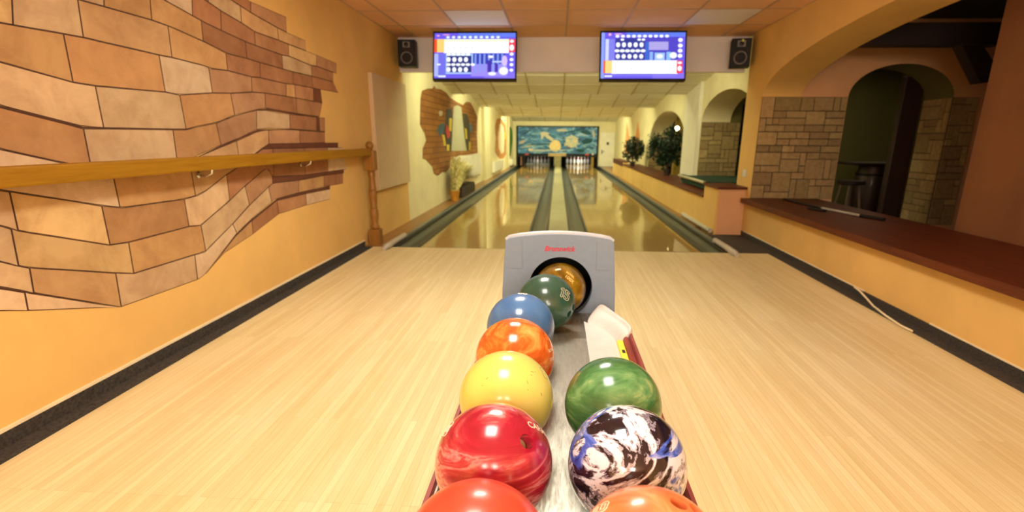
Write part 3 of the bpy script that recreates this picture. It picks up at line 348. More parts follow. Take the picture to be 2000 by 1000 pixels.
# walls of the approach
struct('wall_left', MB().box(LX-.15, LX, YB, 6.74, 0, ZC+.1), ORANGE)
struct('wall_back', MB().box(LX, 3.2, YB-.15, YB, 0, ZC+.1), ORANGE)
def arch_outline(y0, y1, z0, zs, rise, n=28):
    cy, a = (y0+y1)/2, (y1-y0)/2
    return [(y1, z0), (y1, zs)]+[(cy+a*math.cos(PI*i/n), zs+rise*math.sin(PI*i/n)) for i in range(1, n)]+[(y0, zs), (y0, z0)]
def arch_wall(name, m, x0, x1, ya, yb, z0, z1, arches, zsill, m2=None):
    """wall with arched openings, thickness x0..x1, spanning ya..yb"""
    mb = MB(); cur = ya
    for (a0, a1, zs, rise) in arches:
        if a0 > cur: mb.box(x0, x1, cur, a0, z0, z1)
        if zsill > z0: mb.box(x0, x1, a0, a1, z0, zsill)
        n = 40; cyy, aa = (a0+a1)/2, (a1-a0)/2
        P = [(cyy-aa*math.cos(PI*i/n), zs+rise*math.sin(PI*i/n)) for i in range(n+1)]
        for (p, q) in zip(P, P[1:]):
            A = [mb.bm.verts.new((x0, p[0], p[1])), mb.bm.verts.new((x0, q[0], q[1])), mb.bm.verts.new((x0, q[0], z1)), mb.bm.verts.new((x0, p[0], z1))]
            B = [mb.bm.verts.new((x1, v.co.y, v.co.z)) for v in A]
            mb.bm.faces.new(A); mb.bm.faces.new(B[::-1])
            mb.bm.faces.new((A[0], A[1], B[1], B[0])); mb.bm.faces.new((A[3], A[2], B[2], B[3]))
        cur = a1
    if cur < yb: mb.box(x0, x1, cur, yb, z0, z1)
    return mb
mb = arch_wall('wall_right', ORANGE, RX, 2.62, YB, 6.50, 0, ZC+.1, [(.35, 6.02, 1.53, .46)], .39)
struct('wall_right', mb, ORANGE, smooth=True)
struct('wall_front_header', MB().box(LX, RX, 6.65, 6.74, 1.86, ZC+.1), MAUVE)
# skirtings of dark carpet with a pale line of caulk above
struct('baseboard_left', MB().box(LX, LX+.012, YB, 5.05, 0, .062).box(LX, LX+.085, YB, 5.05, 0, .006), CARPET)
struct('baseboard_right', MB().box(RX-.012, RX, YB, 6.13, 0, .05).box(RX-.10, RX, YB, YF, 0, .006), CARPET)
struct('trim_2', MB().box(LX, LX+.010, YB, 5.05, .062, .074), CAULK)
struct('trim_3', MB().box(RX-.006, RX, YB, 2.95, .05, .058).box(RX-.006, RX, 3.62, 6.1, .05, .058), CAULK)
struct('floor_carpet', MB().box(1.745, RX-.012, YF+.012, 6.12, -.05, -.002), CARPET_B)
# left side beyond the foul line
for nm_, x_, a_, b_ in (('wall_left_lane', LX-.004, 6.74, 13.6), ('wall_left_lane_middle', -1.87, 13.6, 20.1), ('wall_left_lane_far', -1.83, 20.1, 22)):
    struct(nm_, MB().box(LX-.15, x_, a_, b_, -.05, 2.45), CREAM)
struct('floor_ledge_left', MB().box(LX, -1.70, YF+.012, 22, -.05, .012), LEDGE_W)
# lanes
for nm, x0, x1 in (('floor_lane_left', -1.382, -.322), ('floor_lane_right', .385, 1.445)):
    struct(nm, MB().box(x0, x1, YF+.012, 24.4, -.05, 0), LANE_M)
def gutter(name, x0, x1):
    n = 10; xc, r = (x0+x1)/2, (x1-x0)/2
    P = [(xc-r*math.cos(PI*i/n), -.003-.085*math.sin(PI*i/n)) for i in range(n+1)]
    mb = MB().sweep(P, YF+.012, 24.4)
    e = MB().box(x0, x0+.028, YF+.012, 24.4, -.02, .003).box(x1-.028, x1, YF+.012, 24.4, -.02, .003)
    g_ = struct(name, mb, GUTTER, smooth='all'); obj('edge_strip', e, LANE_EDGE, g_)
gutter('floor_gutter_1', -1.66, -1.382); gutter('floor_gutter_2', -.322, -.085)
gutter('floor_gutter_3', .15, .385); gutter('floor_gutter_4', 1.445, 1.70)
struct('trim_4', MB().box(-.085, .15, YF+.012, 22.2, -.05, .012), CAPMID)
# right side beyond the foul line: low wall, shelf, arches
struct('wall_low_right', MB().box(1.88, 2.02, 6.72, 17.75, -.05, .375).box(1.88, 2.02, 15.2, 17.75, .375, .44), ORANGE)
struct('wall_low_end', MB().box(1.88, RX-.001, 6.15, 6.72, -.05, .53), ORANGE)
struct('wall_block_face', MB().box(1.90, RX-.013, 6.138, 6.15, 0, .53), ORANGE_PINK)
struct('trim_5', MB().box(1.86, 2.34, 6.72, 15.2, .375, .402).box(1.86, 2.22, 6.11, 6.72, .53, .558), COUNTER_W)
struct('trim_6', MB().box(1.872, 2.10, 15.2, 17.77, .44, .468).box(1.872, 1.879, 15.2, 17.77, .33, .44), COUNTER_W)
mb = arch_wall('wall_right_lane', CREAM, 2.34, 2.80, 6.55, 22, -.05, 2.45, [(6.56, 8.90, 1.36, .40), (9.95, 13.7, 1.02, .66)], .0)
struct('wall_right_lane', mb, CREAM, smooth=True)
struct('floor_right_far', MB().box(1.705, 2.34, 6.70, 22, -.05, -.004), LEDGE_W)
# sawtooth ceiling over the lanes
bays = [(6.74, 9.9, 2.27, 1.86), (9.9, 13.3, 2.27, 1.83), (13.3, 17.6, 2.27, 1.78), (17.6, 22.0, 2.2, 1.74)]
for k, (y0, y1, z0, z1) in enumerate(bays):
    L_ = math.hypot(y1-y0, z1-z0); ang = math.atan2(z1-z0, y1-y0)
    R = Matrix.Translation((0, y0, z0)) @ Matrix.Rotation(ang, 4, 'X')
    b_ = struct('ceiling_baffle_%d' % (k+1), MB().box(-1.97, 2.36, 0, L_, 0, .03, R), TILE_C)
    gr = MB(); x = -1.74
    while x < 2.3: gr.box(x-.012, x+.012, 0, L_, -.006, .001, R); x += .61
    yy = .0
    while yy < L_: gr.box(-1.96, 2.35, yy-.010, yy+.010, -.005, .001, R); yy += .61
    obj('tee_bar', gr, GRIDC, b_)
    obj('riser', MB().box(-1.97, 2.36, y1-.02, y1, z1, 2.35), TILE_C, b_)
# far wall with the pinsetter opening
YP = 21.8
fw = MB().box(-2.1, -1.70, YP, YP+.1, -.1, 2.4).box(1.68, 2.6, YP, YP+.1, -.1, 2.4).box(-1.70, 1.68, YP, YP+.1, 1.57, 2.4)
struct('wall_far', fw, CREAM)
struct('wall_pit', MB().box(-1.75, 1.75, 24.5, 24.6, -.1, .7).box(-1.76, -1.70, YP+.1, 24.6, -.1, .7).box(1.68, 1.75, YP+.1, 24.6, -.1, .7).box(-1.7, 1.7, YP+.12, 24.6, .60, .66), DARKPIT)
d = struct('door_1', MB().box(1.76, 2.32, YP-.03, YP-.002, 0, 1.32, bev=.004), WHITEP)
obj('door_frame', MB().box(1.73, 1.76, YP-.04, YP-.002, 0, 1.35).box(1.73, 2.33, YP-.04, YP-.002, 1.32, 1.35), WHITEP, d)
obj('door_handle', MB().box(1.80, 1.83, YP-.05, YP-.03, .50, .66, bev=.004).tube([(1.815, YP-.07, .60), (1.93, YP-.07, .60)], .009).tube([(1.815, YP-.03, .60), (1.815, YP-.07, .60)], .008), BLACK, d)
obj('door_sign', MB().box(2.0, 2.09, YP-.036, YP-.03, .86, .97), BROWN_D, d)
# side room on the right
SR = MB()
n = 30; P = [(3.655-.545*math.cos(PI*i/n), 1.535+.335*math.sin(PI*i/n)) for i in range(n+1)]
SR.box(2.62, 3.11, 6.02, 6.47, 0, 2.35).box(4.20, 6.4, 6.02, 6.47, 0, 2.35)
for (p, q) in zip(P, P[1:]):
    A = [SR.bm.verts.new((p[0], 6.02, p[1])), SR.bm.verts.new((q[0], 6.02, q[1])), SR.bm.verts.new((q[0], 6.02, 2.35)), SR.bm.verts.new((p[0], 6.02, 2.35))]
    B = [SR.bm.verts.new((v.co.x, 6.47, v.co.z)) for v in A]
    SR.bm.faces.new(A); SR.bm.faces.new(B[::-1]); SR.bm.faces.new((A[0], A[1], B[1], B[0])); SR.bm.faces.new((A[3], A[2], B[2], B[3]))
struct('wall_side_room', SR, ORANGE_PINK, smooth=True)
nb = MB()
for i in range(n):
    p, q = P[i], P[i+1]
    nb.quad((p[0], 6.018, p[1]-.003), (q[0], 6.018, q[1]-.003), (q[0], 6.472, q[1]-.003), (p[0], 6.472, p[1]-.003))
struct('trim_7', nb, OLIVE, recalc=False)
pts = [(3.0, 4.0), (2.985, 3.86), (3.01, 3.62), (2.99, 3.50), (2.955, 3.3), (2.985, 3.12), (2.96, 2.8), (2.98, 2.3), (2.95, 1.6), (2.95, -3.2), (3.3, -3.2), (3.3, 4.0)]
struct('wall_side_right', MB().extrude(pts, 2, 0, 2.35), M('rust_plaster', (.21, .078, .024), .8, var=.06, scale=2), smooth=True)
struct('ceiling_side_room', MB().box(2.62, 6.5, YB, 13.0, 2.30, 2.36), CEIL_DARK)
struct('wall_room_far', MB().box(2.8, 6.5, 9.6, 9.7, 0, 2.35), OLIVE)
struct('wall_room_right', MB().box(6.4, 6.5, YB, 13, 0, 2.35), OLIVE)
struct('wall_room_end', MB().box(2.8, 6.5, 12.9, 13, 0, 2.35), M('amber_wall', (.40, .25, .03), .8, var=.1))
struct('trim_8', MB().box(2.10, 2.96, YB+.01, 6.02, .392, .445, bev=.006), COUNTER_W)   # the long counter in the arch
# stone cladding
def ashlar(rect_w, rect_h, place, unit=.072, seed=1, thick=.012):
    rnd = random.Random(seed); nx, nz = max(1, round(rect_w/unit)), max(1, round(rect_h/unit))
    used = [[0]*nz for _ in range(nx)]; cb = CB(); ux, uz = rect_w/nx, rect_h/nz
    sizes = [(3, 2), (4, 2), (2, 2), (3, 1), (4, 1), (2, 1), (1, 2), (1, 3), (3, 3), (2, 3), (1, 1)]
    wts = [4, 3, 3, 5, 3, 3, 3, 2, 2, 2, 1]
    cb.box(*place(0, 0, rect_w, rect_h, .002), (.10, .07, .04))
    for i in range(nx):
        for j in range(nz):
            if used[i][j]: continue
            for _ in range(30):
                a, b = rnd.choices(sizes, wts)[0]
                if i+a <= nx and j+b <= nz and not any(used[p][q] for p in range(i, i+a) for q in range(j, j+b)): break
            else: a = b = 1
            for p in range(i, i+a):
                for q in range(j, j+b): used[p][q] = 1
            k = rnd.uniform(.7, 1.1); g_ = .004+rnd.random()*.002
            cb.box(*place(i*ux+g_, j*uz+g_, (i+a)*ux-g_, (j+b)*uz-g_, thick+rnd.random()*.004), (.44*k, .32*k*rnd.uniform(.95, 1.05), .14*k))
    return cb
def front(X0, Y, Z0): return lambda a, b, c, d_, th: ((X0+a, Y-th, Z0+b), (X0+c, Y, Z0+d_))
o = ashlar(.90, 1.09, front(2.205, 6.02, .445), seed=3).build('wall_stone_near', STONE); o['kind'] = 'structure'
o = ashlar(.26, 1.36, front(4.20, 6.02, .175), seed=5).build('wall_stone_right', STONE); o['kind'] = 'structure'
o = ashlar(.45, 1.535, lambda a, b, c, d_, th: ((4.20-th, 6.47-c, b), (4.20, 6.47-a, d_)), seed=8).build('wall_stone_reveal', STONE); o['kind'] = 'structure'
o = ashlar(.62, 1.36, front(2.345, 8.90, 0), seed=11).build('wall_stone_lane', STONE); o['kind'] = 'structure'
o = ashlar(.44, 1.02, front(2.345, 13.7, 0), seed=12).build('wall_stone_far', STONE); o['kind'] = 'structure'
struct('wall_pier_lane', MB().box(2.285, 2.339, 8.93, 9.88, .41, 2.0), WHITEP)
struct('wall_nib_1', MB().box(2.80, 2.97, 8.90, 9.3, 0, 2.35), OLIVE)
# ================================================================== PAINTINGS ON THE WALLS
BASEC = (.085, .032, .012)
pal_far = [(.42, .21, .09), (.36, .165, .065), (.46, .25, .12), (.39, .18, .075)]
cb = CB(); rnd = random.Random(12)
pal = [(.60, .42, .23), (.62, .42, .18), (.53, .31, .12), (.55, .34, .15), (.66, .49, .30), (.58, .41, .22), (.48, .26, .10)]
ZMAX = 2.24
for dark, cols in BRICKS:
    if min(c[3] for c in cols) > ZMAX-.03: continue
    ym = cols[0][0]; c = (.16, .05, .018) if dark else (rnd.choice(pal) if ym < 2.75 or rnd.random() < .25 else rnd.choice(pal_far))
    k = rnd.uniform(.85, 1.12); c = tuple(v*k for v in c)
    n_ = len(cols)
    # dark painted outline: the whole brick shape
    for a, b in zip(cols, cols[1:]):
        P4 = [(a[0], a[1]), (b[0], b[1]), (b[2], b[3]), (a[2], a[3])]
        cb.face([(LX+.0015, y, min(z, ZMAX)) for y, z in P4], BASEC)
    ins = .0034
    def cl(z): return min(z, ZMAX-.002)
    fin = []
    for i, q in enumerate(cols):
        h = max(q[1]-q[3], .001); e = min(.45, ins/h)
        yt, zt, yb, zb = q
        if i == 0: yt += ins; yb += ins
        if i == n_-1: yt -= ins; yb -= ins
        T = (yt+(yb-yt)*e, zt+(zb-zt)*e); B_ = (yb+(yt-yb)*e, zb+(zt-zb)*e)
        fin.append((T, B_))
    for (T0, B0), (T1, B1) in zip(fin, fin[1:]):
        cb.face([(LX+.003, T0[0], cl(T0[1])), (LX+.003, T1[0], cl(T1[1])), (LX+.003, B1[0], cl(B1[1])), (LX+.003, B0[0], cl(B0[1]))], c)
o = cb.build('brick_mural', MURALM)
tag(o, 'painted mural of wavy terracotta bricks covering the left wall beside the handrail', 'mural')
def flat(name, layers, parent=None):
    bmv = CB()
    for k, (x, pts, col) in enumerate(layers): bmv.face([(x, p[0], p[1]) for p in pts], col)
    return bmv.build(name, FLATM, parent)
def brick_patch_mat():
    m, nt, b = newmat('painted_brown_bricks')
    v = vec(nt, 'world', (1, 1, 1), (0, 0, 0)); sx = nt.nodes.new('ShaderNodeSeparateXYZ'); nt.links.new(v, sx.inputs[0])
    cx_ = nt.nodes.new('ShaderNodeCombineXYZ'); nt.links.new(sx.outputs[1], cx_.inputs[0]); nt.links.new(sx.outputs[2], cx_.inputs[1])
    br = nt.nodes.new('ShaderNodeTexBrick'); nt.links.new(cx_.outputs[0], br.inputs['Vector'])
    br.inputs['Scale'].default_value = 1; br.inputs['Brick Width'].default_value = .42; br.inputs['Row Height'].default_value = .085
    br.inputs['Mortar Size'].default_value = .006
    br.inputs['Color1'].default_value = (.36, .15, .028, 1); br.inputs['Color2'].default_value = (.25, .09, .014, 1); br.inputs['Mortar'].default_value = (.12, .04, .008, 1)
    nt.links.new(br.outputs[0], b.inputs['Base Color']); b.inputs['Roughness'].default_value = .8
    return m
def poly_face(name, x, pts, m, parent=None):
    mb = MB(); mb.extrude([(p[0], p[1]) for p in pts], 0, x, x+.002); return obj(name, mb, m, parent)
r_ = poly_face('wall_painting', LX, F1, brick_patch_mat())
tag(r_, 'wall painting of a ragged brown brick patch with a white bottle shape and coloured feathers', 'painting')
GRYW = (.50, .48, .32)
def on_wall(x, lst): return [(x+.0008*i, p, c) for i, (p, c) in enumerate(lst)]
flat('figure', on_wall(LX+.0032, [(F1d, (.05, .045, .035)), (F1d2, (.06, .05, .03)), (F1w, GRYW), (F1bl, (.06, .13, .17)), (F1dot, (.62, .58, .40)),
     (F1y1, (.70, .50, .03)), (F1y2, (.70, .50, .05)), (F1y3, (.70, .52, .04)), (F1y4, (.62, .45, .03)), (F1y5, (.62, .45, .03)), (F1r, (.50, .05, .03)), (F1b2, (.10, .16, .20))]), r_)
r_ = poly_face('wall_painting', -1.87, F2, M('painted_orange_ring', (.55, .23, .05), .8, var=.3, scale=6))
tag(r_, 'narrow oval wall painting with an orange border on the white left wall down the lane', 'painting')
flat('figure', on_wall(-1.8672, [(F2w, (.66, .60, .42)), (F2y, (.75, .5, .04))]), r_)
r_ = poly_face('wall_painting', -1.83, [(20.15, .40), (20.7, .45), (21.3, .80), (21.6, 1.05), (21.4, 1.35), (20.9, 1.50), (20.2, 1.52), (20.13, 1.0)], M('painted_green', (.06, .22, .015), .8, var=.3, scale=6))
tag(r_, 'tall green leaf shape painted on the left wall beside the pinsetter mural', 'painting')
for SP, lb in ((SP1, 'thin orange pointed spike painted on the right wall, farther of the two by the door'), (SP2, 'wider orange pointed spike painted on the right wall, nearer one behind the small plant')):
    mb = MB(); mb.extrude([(p[0], p[1]) for p in SP], 0, 2.336, 2.34)
    tag(obj('wall_painting', mb, M('painted_orange', (.75, .30, .10), .8, var=.1)), lb, 'painting', 'orange spikes on the right wall')
# ================================================================== HANDRAIL AND NEWEL POST
hr = thing('handrail', 'long honey coloured square wooden handrail mounted along the left wall', 'handrail', (-1.86, 3, .90))
obj('rail', MB().box(-.03, .03, -6.1, 2.10, .008, .078, bev=.008), RAIL_W, hr)
for y in (-1.45, -.27, .88, -2.7, -4.0, -5.3):
    b_ = obj('bracket', MB().lathe([(.0, 0), (.018, 0), (.018, .006), (.008, .010), (0, .010)], 14, Matrix.Translation((-.084, y, -.02)) @ Matrix.Rotation(PI/2, 4, 'Y')).tube([(-.085, y, -.02), (-.04, y, -.028), (-.005, y, -.012), (0, y, .010)], .007), CHROME, hr, smooth=True)
np_ = thing('newel_post', 'turned wooden newel post with a ball finial at the end of the handrail', 'post', (-1.865, 5.17, 0))
obj('base_block', MB().box(-.055, .055, -.055, .055, 0, .17, bev=.006), POST_W, np_)
obj('shaft', MB().lathe([(.035, .17), (.046, .185), (.046, .20), (.034, .215), (.034, .25), (.042, .30), (.042, .36), (.032, .38), (.038, .392), (.032, .405), (.040, .50), (.044, .545), (.034, .56), (.040, .575), (.034, .59), (.030, .68), (.036, .73), (.032, .745), (.042, .755), (.036, .77)], 24), POST_W, np_, smooth=True)
obj('top_block', MB().box(-.052, .052, -.052, .052, .765, .955, bev=.006), POST_W, np_)
obj('ball_finial', MB().lathe([(.0, .95), (.03, .95), (.026, .968), (.018, .972)]+[(.040*math.sin(a), 1.005-.040*math.cos(a)) for a in [PI*(.15+.85*i/12) for i in range(13)]], 24), POST_W, np_, smooth=True)
# acoustic panel on the left wall
p_ = obj('wall_panel', MB().box(LX, LX+.045, 5.50, 6.70, .53, 1.72, bev=.003), M('grey_pink_panel', (.60, .46, .27), .8, var=.04, scale=5, bmp=.1)); tag(p_, 'large pale rectangular acoustic panel fixed to the left wall behind the newel post', 'panel')
# radiators on the left wall down the lane
def radiator(x, y0, y1, z0, z1, label):
    r = thing('radiator', label, 'radiator', (x, y0, 0), group='radiators along the left wall')
    L_ = y1-y0
    obj('body', MB().box(0, .07, 0, L_, z0, z1, bev=.006), WHITEP, r)
    ff = MB(); k = .06
    while k < L_-.05: ff.box(.07, .082, k, k+.04, z0+.03, z1-.03); k += .09
    obj('fins', ff, WHITEP, r)
    for q_ in (.1, L_-.14): obj('bracket', MB().box(.0, .05, q_, q_+.04, z0-.03, z0+.01), BROWN_D, r)
    return r
radiator(LX+.006, 9.75, 12.9, .24, .73, 'long white radiator under the painted bottle shape, behind the dried grass')
radiator(-1.864, 15.0, 17.6, .12, .42, 'low white radiator under the orange bordered oval painting')
radiator(-1.824, 20.2, 21.5, .08, .32, 'small white radiator under the green leaf shape beside the far wall')
# dried grass in an orange pot
pg = thing('potted_grass', 'drooping dried yellow grass in an orange pot on the ledge beside the left gutter', 'plant', (-1.795, 9.05, .012))
obj('pot', MB().lathe([(0, 0), (.062, 0), (.085, .15), (.092, .155), (.092, .18), (.080, .18), (.070, .05), (0, .05)], 24), TERRA, pg, smooth=True)
mb = MB(); rnd = random.Random(5)
for k in range(620):
    a = rnd.uniform(0, 2*PI); b0 = Vector((rnd.uniform(-.05, .05), rnd.uniform(-.05, .05), .15))
    q = rnd.random(); up = rnd.uniform(.22, .56); out = rnd.uniform(.05, .12)
    tip = Vector((min(.10, math.cos(a)*out), math.sin(a)*out+q*rnd.uniform(0, 2.6), .16+up*(1-.45*q)+rnd.uniform(-.05, .1)))
    tip.x = max(-.045, tip.x); mid = (b0+tip)/2+Vector((0, 0, .10))
    w_ = rnd.uniform(.012, .03); sd = Vector((w_*.6, w_, w_*.3))
    mb.quad(b0-sd*.3, mid-sd, mid+sd, b0+sd*.3); mb.quad(mid-sd, tip-sd*.5, tip+sd*.5, mid+sd)
gr_ = obj('dried_grass', mb, PAMPAS, pg, recalc=False); gr_['kind'] = 'stuff'
tag(obj('wooden_box', MB().box(-1.93, -1.74, 9.5, 11.0, .012, .18, bev=.01).box(-1.92, -1.75, 9.52, 10.98, .18, .195), BROWN_D), 'low dark brown box on the ledge beneath the long radiator', 'box')
# gutter end caps: pale rounded tubes along the outer gutters
def gcap(x, label, y1=21.72):
    s_ = 1 if x > 0 else -1
    r = thing('gutter_cap', label, 'gutter cap', (x, YF-.1, 0), group='capping rails beside the outer gutters')
    obj('rail', MB().sweep([(-.028, -.001), (-.030, .014), (-.020, .024), (.020, .024), (.030, .014), (.028, -.001)], .55, y1-YF, close=True), GUT_CAP, r, smooth=True)
    obj('end_tube', MB().tube([(s_*.012, -.08, .016), (s_*.010, -.04, .026), (0, .02, .031), (0, .2, .032), (0, .60, .030)], [.020, .028, .031, .031, .029], 14), CAP_PALE, r, smooth=True)
gcap(-1.685, 'pale ended capping rail along the outer edge of the leftmost gutter')
gcap(1.728, 'pale ended capping rail along the outer edge of the rightmost gutter')
tag(obj('ledge_tube', MB().tube([(1.85, 6.2, .03), (1.85, 7.6, .03)], .028, 12), CAP_PALE, smooth=True), 'short pale tube lying along the foot of the low orange wall beside the right gutter', 'tube')
# peeled strip
st_ = obj('loose_strip', MB().tube([(2.185, 3.72, .054), (2.170, 3.62, .050), (2.150, 3.50, .035), (2.130, 3.38, .018), (2.105, 3.20, .012), (2.085, 3.02, .012), (2.092, 2.93, .012)], .0065, 8), CAULK, smooth=True)
tag(st_, 'cream caulk strip peeled off the right skirting and lying on the floor edge', 'strip')
# wall socket
s_ = obj('wall_socket', MB().box(RX-.014, RX, 6.21, 6.30, .665, .75, bev=.008), WHITE_PL); tag(s_, 'white wall socket on the orange pier between the two right hand openings', 'socket')
# ================================================================== SPEAKERS
def speaker(loc, rz, rx, w_, h_, label):
    r = thing('loudspeaker', label, 'speaker', loc, (rx, 0, rz), 'wall speakers beside the screens')
    d_ = .17
    obj('cabinet', MB().box(-w_/2, w_/2, 0, d_, -h_/2, h_/2, bev=.008), BLACK, r)
    F = Matrix.Rotation(PI/2, 4, 'X')
    Z = lambda z: Matrix.Translation((0, -.001, z)) @ F
    wz = -h_*.18; R_ = w_*.33
    wr_ = obj('woofer_ring', MB().lathe([(R_, 0), (R_, .008), (R_*.86, .012), (R_*.78, .004)], 32, Z(wz)), GREYD, r, smooth=True)
    obj('woofer_cone', MB().lathe([(R_*.80, .004), (R_*.35, -.022), (R_*.30, -.012), (0, -.006)], 32, Z(wz)), BLACK_G, wr_, smooth=True)
    tp_ = obj('tweeter_plate', MB().box(-w_*.2, w_*.2, -.006, 0, h_*.20, h_*.42, bev=.002), GREYD, r)
    obj('tweeter', MB().lathe([(w_*.12, 0), (w_*.07, -.006+.012), (0, .012)], 20, Matrix.Translation((0, -.006, h_*.31)) @ F), BLACK_G, tp_, smooth=True)
    obj('bracket', MB().box(-.02, .02, d_, d_+.06, -.05, .05), BLACK, r)
    return r
speaker((-1.78, 6.38, 2.035), math.radians(6), 0, .205, .29, 'black two way loudspeaker in the left corner under the ceiling')
r_ = speaker((2.035, 6.36, 2.03), math.radians(-14), math.radians(0), .215, .30, 'black two way loudspeaker in the right corner under the ceiling')
obj('logo', MB().lathe([(.0, 0), (.014, 0), (.014, .003), (0, .003)], 12, Matrix.Translation((.01, -.007, .125)) @ Matrix.Rotation(PI/2, 4, 'X')), M('lime_badge', (.5, .6, .05), .4), r_)
# ================================================================== SCREENS
SCRM = attr_mat('screen_picture', .3, emit=1.0)
def ell(cx_, cz, rx_, rz_, n=10): return [(cx_+rx_*math.cos(2*PI*i/n), cz+rz_*math.sin(2*PI*i/n)) for i in range(n)]
def tv(xc, label, kind):
    W, Hh = .93, .525
    r = thing('score_screen', label, 'screen', (xc, 6.14, 2.215), (math.radians(-13), 0, 0), 'score screens above the lanes')
    obj('casing', MB().box(-W/2, W/2, .004, .06, -Hh-.005, -.0, bev=.006), BLACK, r)
    fr = MB().box(-W/2, W/2, -.006, .004, -.016, 0).box(-W/2, W/2, -.006, .004, -Hh-.005, -Hh+.015).box(-W/2, -W/2+.014, -.006, .004, -Hh, 0).box(W/2-.014, W/2, -.006, .004, -Hh, 0)
    obj('bezel', fr, BLACK_G, r)
    for x in (-.20, .20): obj('mount', MB().tube([(x, .03, -.0), (x, .03, .028)], .010, 8), CHROME, r, smooth=True)
    cb = CB(); lay = [0]
    sw, sh = W-.028, Hh-.03
    def P(u, v): return (-W/2+.014+u*sw, .003-.0006*lay[0], -.016-v*sh)
    def rect(u0, u1, v0, v1, c): lay[0] += 1; cb.face([P(u0, v0), P(u1, v0), P(u1, v1), P(u0, v1)][::-1], c)
    def blob(u, v, ru, rv, c):
        cb.face([P(a, b) for a, b in ell(u, v, ru, rv)], c)
    def blobs(L, c): 
        lay[0] += 1
        for (u, v, a, b) in L: blob(u, v, a, b, c)
    Wt = (.95, .98, 1.0); BL = (.14, .10, .80); BL2 = (.25, .30, .92); DK = (.02, .03, .20); LB = (.40, .45, .95)
    rect(0, 1, 0, 1, BL); rect(.3, 1, 0, .09, (.12, .20, .85)); rect(.62, 1, .86, 1, (.22, .16, .85))
    rnd_ = random.Random(kind)
    if kind == 0:
        rect(0, .05, .45, .95, LB); rect(.05, .145, .45, .95, (.16, .16, .75)); rect(.145, .48, .45, .9, (.35, .5, .9))
        rect(.16, .46, .5, .86, DK)
        rect(.48, .88, .45, .68, (.03, .05, .45)); rect(.46, .9, .68, .95, (.32, .25, .85))
        for k in range(7): u = .5+k*.055; rect(u, u+.022, .46, .90-.03*(k % 3), (.22, .32, .80))
        rect(.66, .71, .6, .86, (.05, .03, .40)); rect(.75, .79, .68, .86, (.06, .03, .42))
        rect(.12, .92, .14, .21, (.85, 1.0, .62)); rect(.12, .92, .20, .445, (1, 1, 1))
        rect(.03, .125, .14, .43, (1.0, .60, .18)); rect(0, .035, .14, .43, (.95, .08, .02)); rect(.92, 1, .14, .43, (.85, .05, .08))
        blobs([(.955, .19, .024, .035), (.955, .33, .028, .07)]+[(.955, v, .024, .035) for v in (.47, .59, .70, .82)], Wt)
        blobs([(.17+.0685*k, .10, .022, .028) for k in range(10)], (.75, .85, .95))
        blobs([(.18+.072*k, .59, .026, .055) for k in range(4)]+[(.18+.072*k, .81, .026, .055) for k in range(4)]+[(.18+.06*k, .70, .028, .03) for k in range(6)]+[(.18+.06*k, .475, .028, .03) for k in range(5)], Wt)
        blobs([(.18+.072*k, .33, .008, .024) for k in range(5)], (.55, .62, .85))
        blobs([(.86, .84, .058, .09), (.72, .90, .05, .04), (.70, .53, .035, .03)], (.85, .85, 1.0)); rect(.72, .88, .62, .655, (.5, .6, 1.0))
        blobs([(.87, .62, .035, .12)], (.65, .50, .88))
        blobs([(.07, .96, .02, .02), (.10, .96, .02, .02), (.13, .96, .02, .02), (.06, .70, .025, .02)], (.85, .9, 1))
        blobs([(.05, .07, .02, .02), (.15, .05, .05, .012)], (.8, .35, .6))
    else:
        rect(0, .04, 0, 1, (.25, .35, .90)); rect(.05, .09, .14, .6, (.6, .65, .95)); rect(.09, .16, .14, .6, (.22, .22, .80))
        rect(.17, .52, .12, .60, (.03, .04, .30)); rect(.52, .92, .10, .6, (.08, .06, .55))
        rect(.53, .57, .2, .6, (.04, .14, .60)); rect(.57, .80, .2, .38, (.40, .36, .75)); rect(.58, .62, .42, .6, (.25, .45, .9)); rect(.64, .76, .44, .6, (.35, .55, .9)); rect(.78, .83, .42, .6, (.25, .5, .9))
        rect(.13, .92, .605, .895, (1, 1, 1)); rect(.05, .135, .61, .885, (1.0, .66, .22)); rect(.03, .052, .61, .885, (.95, .10, .02)); rect(.905, .975, .61, .885, (.85, .05, .10))
        blobs([(.19+.0655*k, .085, .024, .03) for k in range(10)]+[(.20+.07*k, .27, .025, .055) for k in range(5)]+[(.20+.07*k, .52, .025, .05) for k in range(5)]+[(.19+.062*k, .40, .03, .034) for k in range(6)]+[(.20+.05*k, .16, .022, .025) for k in (1, 5, 6)], Wt)
        blobs([(.94, v, .028, .042) for v in (.17, .29, .40, .51)]+[(.94, .66, .026, .028), (.94, .78, .026, .06)], Wt)
        blobs([(.86, .50, .045, .07), (.70, .52, .04, .05)], (.85, .88, 1.0))
        blobs([(.24, .80, .007, .022), (.37, .78, .008, .028)], (.6, .65, .65)); blobs([(.10, .05, .02, .03), (.20, .04, .05, .012)], (.85, .40, .65))
        rect(.12, .9, .93, .945, (.25, .25, .9)); blobs([(.06, .95, .018, .02), (.09, .95, .018, .02), (.12, .95, .018, .02)], (.85, .9, 1)); rect(.2, .9, .90, .912, (.05, .05, .4))
    cb.build('display', SCRM, r)
tv(-.935, 'black framed score screen hanging above the left lane, white band near its top', 0)
tv(.905, 'black framed score screen hanging above the right lane, white band near its bottom', 1)
